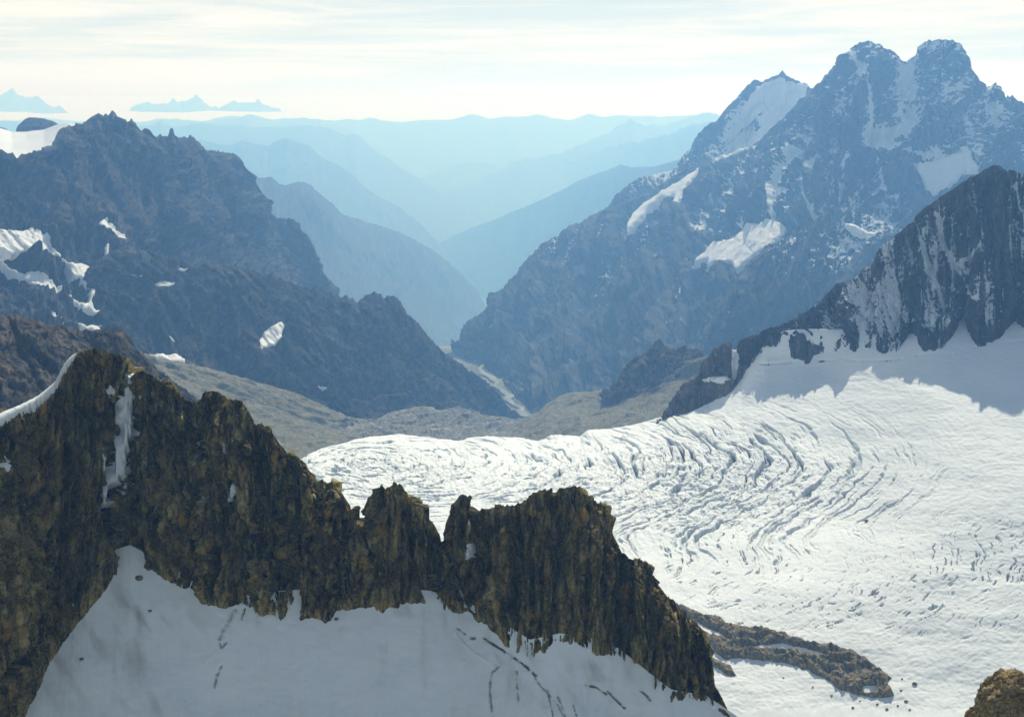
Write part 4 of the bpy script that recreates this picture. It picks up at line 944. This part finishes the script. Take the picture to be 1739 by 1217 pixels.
# chimneys and gullies traced from the faces
sA.groove([(226, 622), (222, 660), (214, 700), (215, 740), (205, 790), (195, 830), (190, 870), (205, 930), (222, 955)], 12, 22)
for ln, w_, d_ in (([(228, 800), (228, 880), (232, 950)], 7, 14), ([(480, 800), (500, 840), (502, 900), (495, 980)], 4, 9), ([(140, 620), (145, 700), (140, 800)], 8, 10), ([(60, 760), (70, 850), (60, 950)], 9, 10), ([(330, 700), (340, 800), (350, 900)], 8, 8), ([(425, 720), (440, 830), (440, 940)], 6, 8), ([(120, 820), (135, 920), (120, 1020)], 6, 9), ([(506, 960), (497, 1040)], 7, 10)):
    sA.groove(ln, w_, d_)
for ln, w_, d_ in (([(617, 872), (620, 900), (628, 940), (632, 990)], 6, 14), ([(650, 840), (660, 880), (658, 930)], 3, 6), ([(700, 960), (720, 1000), (740, 1028)], 5, 9), ([(690, 870), (700, 940)], 4, 5)):
    sB.groove(ln, w_, d_)
for ln, w_, d_ in (([(803, 860), (807, 900), (808, 950), (806, 1000), (800, 1030)], 6, 16), ([(822, 900), (826, 960), (828, 1010)], 5, 10), ([(896, 960), (902, 1010), (908, 1050)], 5, 10), ([(942, 832), (950, 880), (960, 930)], 4, 8), ([(1040, 900), (1060, 960), (1080, 1020)], 6, 8), ([(1000, 860), (1000, 920)], 4, 6), ([(860, 880), (865, 960)], 4, 6), ([(752, 925), (770, 980), (790, 1030)], 5, 10)):
    sC.groove(ln, w_, d_)
sA.snow += .28 * np.exp(-(((sA.px - 300) / 110) ** 2 + ((sA.py - 800) / 90) ** 2))
sA.snow += .25 * np.exp(-(((sA.px - 400) / 14) ** 2 + ((sA.py - 835) / 25) ** 2))
COULOIR = [(214, 637), (235, 632), (230, 655), (228, 672), (221, 690), (223, 720), (225, 738), (216, 752), (209, 770), (209, 790), (212, 800), (204, 812), (196, 822), (188, 832), (186, 848), (194, 852), (190, 860), (179, 856), (178, 838), (187, 816), (194, 800), (197, 770), (206, 742), (205, 720), (201, 700), (205, 690), (196, 676), (183, 663), (188, 656), (200, 664), (208, 670), (210, 655)]
sA.flatten(COULOIR, .3)
for s_, mn in ((sA, 'x'), (sB, 'x'), (sC, 'x')): s_.final()
sA.build('crag', M['fore_rock']); tag(sA.ob, 'largest foreground crag, dark brown rock with a snow couloir, filling the lower left', 'crag')
sB.build('crag', M['fore_rock']); tag(sB.ob, 'small notched foreground crag standing between the two bigger ones', 'crag')
sC.build('crag', M['fore_rock']); tag(sC.ob, 'flat-topped brown buttress dropping steeply to the bottom of the picture, nearest the rock island', 'crag')
q = sA.patch('snow_couloir', M['snow'], COULOIR, 1.5, sA.ob, .9, 3, 2.4)
if q: tag(q, 'branching white snow couloir')
for pl in ([(398, 822), (404, 826), (402, 838), (394, 850), (384, 858), (392, 838)], [(180, 770), (186, 776), (188, 792), (184, 798), (181, 784)], [(380, 752), (386, 756), (384, 772), (379, 766)], [(18, 770), (22, 782), (14, 800), (10, 790)]):
    q = sA.patch('snow_patch', M['snow'], pl, 1.6, sA.ob, .9, 3, 3)
for pl in ([(798, 916), (803, 928), (800, 945), (790, 950), (784, 940), (793, 934)],):
    q = sC.patch('snow_patch', M['snow'], pl, 1.6, sC.ob, .9, 3, 3)
for pl in ([(778, 993), (782, 1000), (794, 1030), (790, 1032)],):
    q = sB.patch('snow_patch', M['snow'], pl, 1.6, sB.ob, .9, 2, 1)

# sunlit snow arete on the left crest
ar = np.array([(-90, 762, 1312), (3, 703, 1367), (20, 696, 1384), (34, 690, 1397), (50, 682, 1410), (62, 676, 1421), (73, 668, 1430), (83, 660, 1437), (92, 652, 1442), (100, 643, 1447), (104, 633, 1452), (108, 624, 1456), (115, 613, 1462), (122, 606, 1467), (130, 600, 1472)])
tt = np.linspace(0, len(ar) - 1, 160)
cl = P(np.interp(tt, np.arange(len(ar)), ar[:, 0]), np.interp(tt, np.arange(len(ar)), ar[:, 1]), K_FORE * np.interp(tt, np.arange(len(ar)), ar[:, 2]))
wv_ = fbm(np.stack([tt * 2.1, tt * 0, tt * 0], -1), 4)
rad_ = np.clip(1.8 + 1.0 * wv_, .5, 3) * np.interp(tt, [0, 9, 13, 14], [1.0, 1.1, .7, .3])
prof_ = np.array([(1.6, -.2), (0, .35), (-.8, .2), (-1.6, 0), (-2.4, -.25), (-3.2, -.6), (-3.9, -1.2), (-4.2, -2.2), (-3.4, -4), (-1, -5), (1.6, -4)])
ring = cl[:, None, :] + np.stack([np.zeros((160, len(prof_))), prof_[None, :, 0] * rad_[:, None] * .5, prof_[None, :, 1] * rad_[:, None] * .45 + .3], -1)
ring += .2 * fbm(ring / 1.3, 4)[..., None]
ring = np.concatenate([ring, ring[:, :1]], 1)
q = mesh_np('snow_crest', ring, grid_faces(*ring.shape[:2]), M['snow'], None, False, sA.ob)
tag(q, 'narrow sunlit snow crest running down to the left edge')

# ------------------------------------------------------------------ loose rocks
def ico(n):
    import bmesh
    bm = bmesh.new(); bmesh.ops.create_icosphere(bm, subdivisions=n, radius=1)
    v = np.array([q.co[:] for q in bm.verts]); f = np.array([[x.index for x in q.verts] for q in bm.faces]); bm.free()
    return v, f


iv, if_ = ico(6)
# big sunlit boulder pillar at the lower right
d_ = iv / np.linalg.norm(iv, axis=1, keepdims=True)
shape = d_ * np.array([7.6, 7.0, 10])
shape = shape * (1 + .26 * fbm(d_ * 1.7 + 3, 5) + .20 * ridged(d_ * 2.6 + 1, 6) + .10 * ridged(d_ * 9 + 4, 5))[:, None]
shape[:, 2] = np.where(shape[:, 2] < -3, shape[:, 2] * 9 + 24, shape[:, 2])
ctr = P(1719, 1234, 218)
at = {'loft': shape * 1.0, 'gully': np.zeros(len(shape)), 'snow': np.full(len(shape), -1.0)}
o = mesh_np('rock_pinnacle', shape, if_, M['boulder_rock'], at); o.location = ctr
tag(o, 'rounded sunlit brown rock top cut off by the lower right corner', 'rock')

bv, bf = ico(3)
dn = bv / np.linalg.norm(bv, axis=1, keepdims=True)


def surf_at(s, x, y, r0=0, r1=None):
    qx, qy = PROJ(s.pos[r0:r1]); k = np.argmin((qx - x) ** 2 + (qy - y) ** 2)
    return s.pos[r0:r1].reshape(-1, 3)[k]


rk = 0
for srf, x, y, sz, lb in (
    (sG, 1553, 1161, 3, 'single dark rock lying on the lit snow, off the blunt end of the rock island'),
    (sS, 236, 982, 4, 'dark rock near the top of the shaded snow cone'),
    (sS, 139, 1119, 2.2, 'small dark rock on the shaded snow beside the left cliff foot'),
    (sS, 254, 1037, 2, 'small reddish rock halfway down the shaded snow cone'),
    (sS, 571, 1051, 2.2, 'small dark rock just below the notch of the rock wall'),
    (sG, 1472, 885, 3.2, 'lone dark rock in the smooth middle of the glacier')):
    p = surf_at(srf, x, y, srf.crest); sz = sz * srf.K
    v = dn * np.array([sz * 1.3, sz, sz * .8]) * (1 + .35 * fbm(dn * 1.5 + rk * 5, 4))[:, None]
    o = mesh_np('rock', v, bf, M['island_rock'], {'loft': v, 'gully': np.zeros(len(v)), 'snow': np.full(len(v), -1.0)}, True)
    o.location = p + np.array([0, 0, sz * .25]); rk += 1
    tag(o, lb, 'rock', 'loose rocks on the snow')
for x, y, sz in ((1530, 1172, 1.6), (1538, 1190, 2.2), (1524, 1198, 1.4), (1490, 1196, 1.7), (1460, 1190, 1.2), (1532, 1152, 1.3), (1412, 1182, 1.5), (1380, 1166, 1.2), (1448, 1203, 1.9), (1545, 1205, 1.5), (1330, 1150, 1.2), (1506, 1206, 2.1)):
    p = surf_at(sG, x, y, sG.crest)
    v = dn * (.5 * np.array([sz * 1.3, sz, sz * .8])) * (1 + .4 * fbm(dn * 1.5 + rk * 5, 4))[:, None]
    o = mesh_np('stone', v, bf, M['island_rock'], {'loft': v, 'gully': np.zeros(len(v)), 'snow': np.full(len(v), -1.0)}, True)
    o.location = p + np.array([0, 0, sz * .2]); rk += 1
    tag(o, 'small dark stone scattered on the lit snow around the rock island', 'stone', 'stones scattered around the rock island')
# little outcrop at the buttress foot
q = sG.patch('rock_outcrop', M['island_rock'], [(1206, 1116), (1222, 1122), (1240, 1132), (1252, 1148), (1240, 1148), (1222, 1138), (1205, 1128)], 7, None, 1, 4, 2, 4, 12)
if q: tag(q, 'small dark outcrop on the lit snow, hard against the buttress edge', 'rock outcrop')

# ------------------------------------------------------------------ cloud sea beyond the haze
cx_ = np.linspace(-1, 1, 420); cy_ = np.concatenate([np.geomspace(33500, 240000, 170)])
CX, CY = np.meshgrid(cx_, cy_)
CX = CX * CY * .62
q = np.stack([CX / 3800, CY / 9000, CX * 0], -1)
CZ = -800 + 260 * fbm(q, 6) + 120 * ridged(q * .6 + 5, 4) - 200 * (1 - smooth(CY, 33500, 41000))
N = NT('cloud_white')
b = N.n('ShaderNodeBsdfDiffuse'); b.inputs[0].default_value = (.9, .94, .96, 1)
o_ = N.n('ShaderNodeOutputMaterial'); N.t.links.new(b.outputs[0], o_.inputs[0])
o = mesh_np('cloud_sea', np.stack([CX, CY, CZ], -1), grid_faces(*CX.shape), N.m)
o.data.flip_normals()
tag(o, 'white sea of cloud stretching along the horizon', 'clouds', kind='stuff')

# ------------------------------------------------------------------ haze
lo_, hi_ = 0.0, 60.0
for ob_h in scene.objects:
    if ob_h.type != 'MESH' or ob_h.name.startswith('cloud_sea') or ob_h.get('group') == ISL: continue
    zz = np.empty(len(ob_h.data.vertices) * 3, np.float32); ob_h.data.vertices.foreach_get('co', zz)
    lo_ = min(lo_, zz[2::3].min() + ob_h.location.z); hi_ = max(hi_, zz[2::3].max() + ob_h.location.z)
hx, hy0, hy1, hz0, hz1 = 27500, -3200, 32500, float(lo_) - 1, float(hi_) + 5
print('haze box z', hz0, hz1)
v = [(-hx, hy0, hz0), (hx, hy0, hz0), (hx, hy1, hz0), (-hx, hy1, hz0), (-hx, hy0, hz1), (hx, hy0, hz1), (hx, hy1, hz1), (-hx, hy1, hz1)]
f = [(0, 3, 2, 1), (4, 5, 6, 7), (0, 1, 5, 4), (1, 2, 6, 5), (2, 3, 7, 6), (3, 0, 4, 7)]
hm = bpy.data.materials.new('haze'); hm.use_nodes = True
t = hm.node_tree; t.nodes.clear()
pv = t.nodes.new('ShaderNodeVolumePrincipled')
HAZE_D = 1.3e-4
pv.inputs['Color'].default_value = (.23, .50, 1.0, 1)
pv.inputs['Absorption Color'].default_value = (1, 1, 1, 1)
pv.inputs['Density'].default_value = HAZE_D
pv.inputs['Density Attribute'].default_value = ''
pv.inputs['Anisotropy'].default_value = .4
to = t.nodes.new('ShaderNodeOutputMaterial'); t.links.new(pv.outputs[0], to.inputs['Volume'])
hm.cycles.homogeneous_volume = True
o = mesh_np('haze', v, f, hm)
tag(o, 'thin blue mountain haze filling the valleys', 'haze', kind='stuff')

# ------------------------------------------------------------------ light
SUN_EL, SUN_AZ = 41.0, 14.0      # azimuth measured from +Y towards +X
sd = np.array([math.sin(R(SUN_AZ)) * math.cos(R(SUN_EL)), math.cos(R(SUN_AZ)) * math.cos(R(SUN_EL)), math.sin(R(SUN_EL))])
sl = bpy.data.lights.new('sun', 'SUN'); sl.energy = 4.1; sl.angle = R(.55); sl.color = (1, .985, .85)
so = bpy.data.objects.new('sun', sl); COL.objects.link(so)
from mathutils import Vector
so.rotation_euler = Vector(sd).to_track_quat('Z', 'Y').to_euler()
so.location = (0, 0, 3000)

w = bpy.data.worlds.new('World'); scene.world = w; w.use_nodes = True
t = w.node_tree; t.nodes.clear()


class WN(NT):
    def __init__(s, tree): s.t = tree


K = WN(t)
sky = K.n('ShaderNodeTexSky', sky_type='NISHITA', sun_disc=False, sun_elevation=R(SUN_EL), sun_rotation=R(SUN_AZ), altitude=3000, air_density=1.0, dust_density=1.5, ozone_density=1.0)
tc = K.n('ShaderNodeTexCoord').outputs['Generated']
sp = K.n('ShaderNodeSeparateXYZ'); t.links.new(tc, sp.inputs[0])
el = K.math('MAXIMUM', sp.outputs['Z'], 0.0)
den = K.math('ADD', el, .06)
cb = K.n('ShaderNodeCombineXYZ')
t.links.new(K.math('DIVIDE', sp.outputs['X'], den), cb.inputs[0]); t.links.new(K.math('DIVIDE', sp.outputs['Y'], den), cb.inputs[1])
mp = K.map(cb.outputs[0], (.55, 1.5, 1))
nz = K.noise(mp, .55, 8, .62, .5)
nl = K.noise(K.map(tc, (2.6, 2.6, 42)), 1.0, 7, .62, .35)
cov = K.math('ADD', K.math('MULTIPLY', nz, .45), K.math('MULTIPLY', nl, .55))
veil = K.step(cov, .40, .60)                                  # streaky thin cloud
lowv = K.math('MULTIPLY', K.math('SUBTRACT', 1.0, K.step(sp.outputs['Z'], .12, .55)), K.step(sp.outputs['Y'], -.25, .6))   # thin cloud sheet lies over the far country
vf = K.math('MULTIPLY', K.math('MULTIPLY_ADD', veil, .2, .78), K.math('MULTIPLY_ADD', lowv, .85, .15))
sk = K.n('ShaderNodeVectorMath', operation='SCALE'); t.links.new(sky.outputs[0], sk.inputs[0]); sk.inputs['Scale'].default_value = .10
tint = K.mix(1.0, sk.outputs[0], (.95, 1.0, .93), 'MULTIPLY')
sheet = K.mix(K.step(nl, .38, .62), (.72, .765, .735), (.99, .95, .83))      # grey-blue streaks in a cream sheet
sheet = K.mix(K.math('MULTIPLY', K.step(nz, .5, .64), .4), sheet, (1.0, .99, .9))
cl_ = K.mix(vf, tint, sheet)
bg = K.n('ShaderNodeBackground'); t.links.new(cl_, bg.inputs[0]); bg.inputs[1].default_value = 1.0
wo = K.n('ShaderNodeOutputWorld'); t.links.new(bg.outputs[0], wo.inputs[0])

# ------------------------------------------------------------------ camera, colour
cam = bpy.data.cameras.new('camera'); co = bpy.data.objects.new('camera', cam); COL.objects.link(co)
cam.sensor_width = 36; cam.sensor_fit = 'HORIZONTAL'; cam.lens = 36 * F0 / W0
cam.clip_start = 1; cam.clip_end = 400000
co.rotation_euler = (R(90) - PITCH, 0, 0)
scene.camera = co
scene.view_settings.view_transform = 'Standard'; scene.view_settings.look = 'None'
scene.view_settings.exposure = 0.1; scene.view_settings.gamma = 1
scene.cycles.use_denoising = True
scene.cycles.max_bounces = 8; scene.cycles.diffuse_bounces = 3; scene.cycles.volume_bounces = 3
POOL.shutdown()
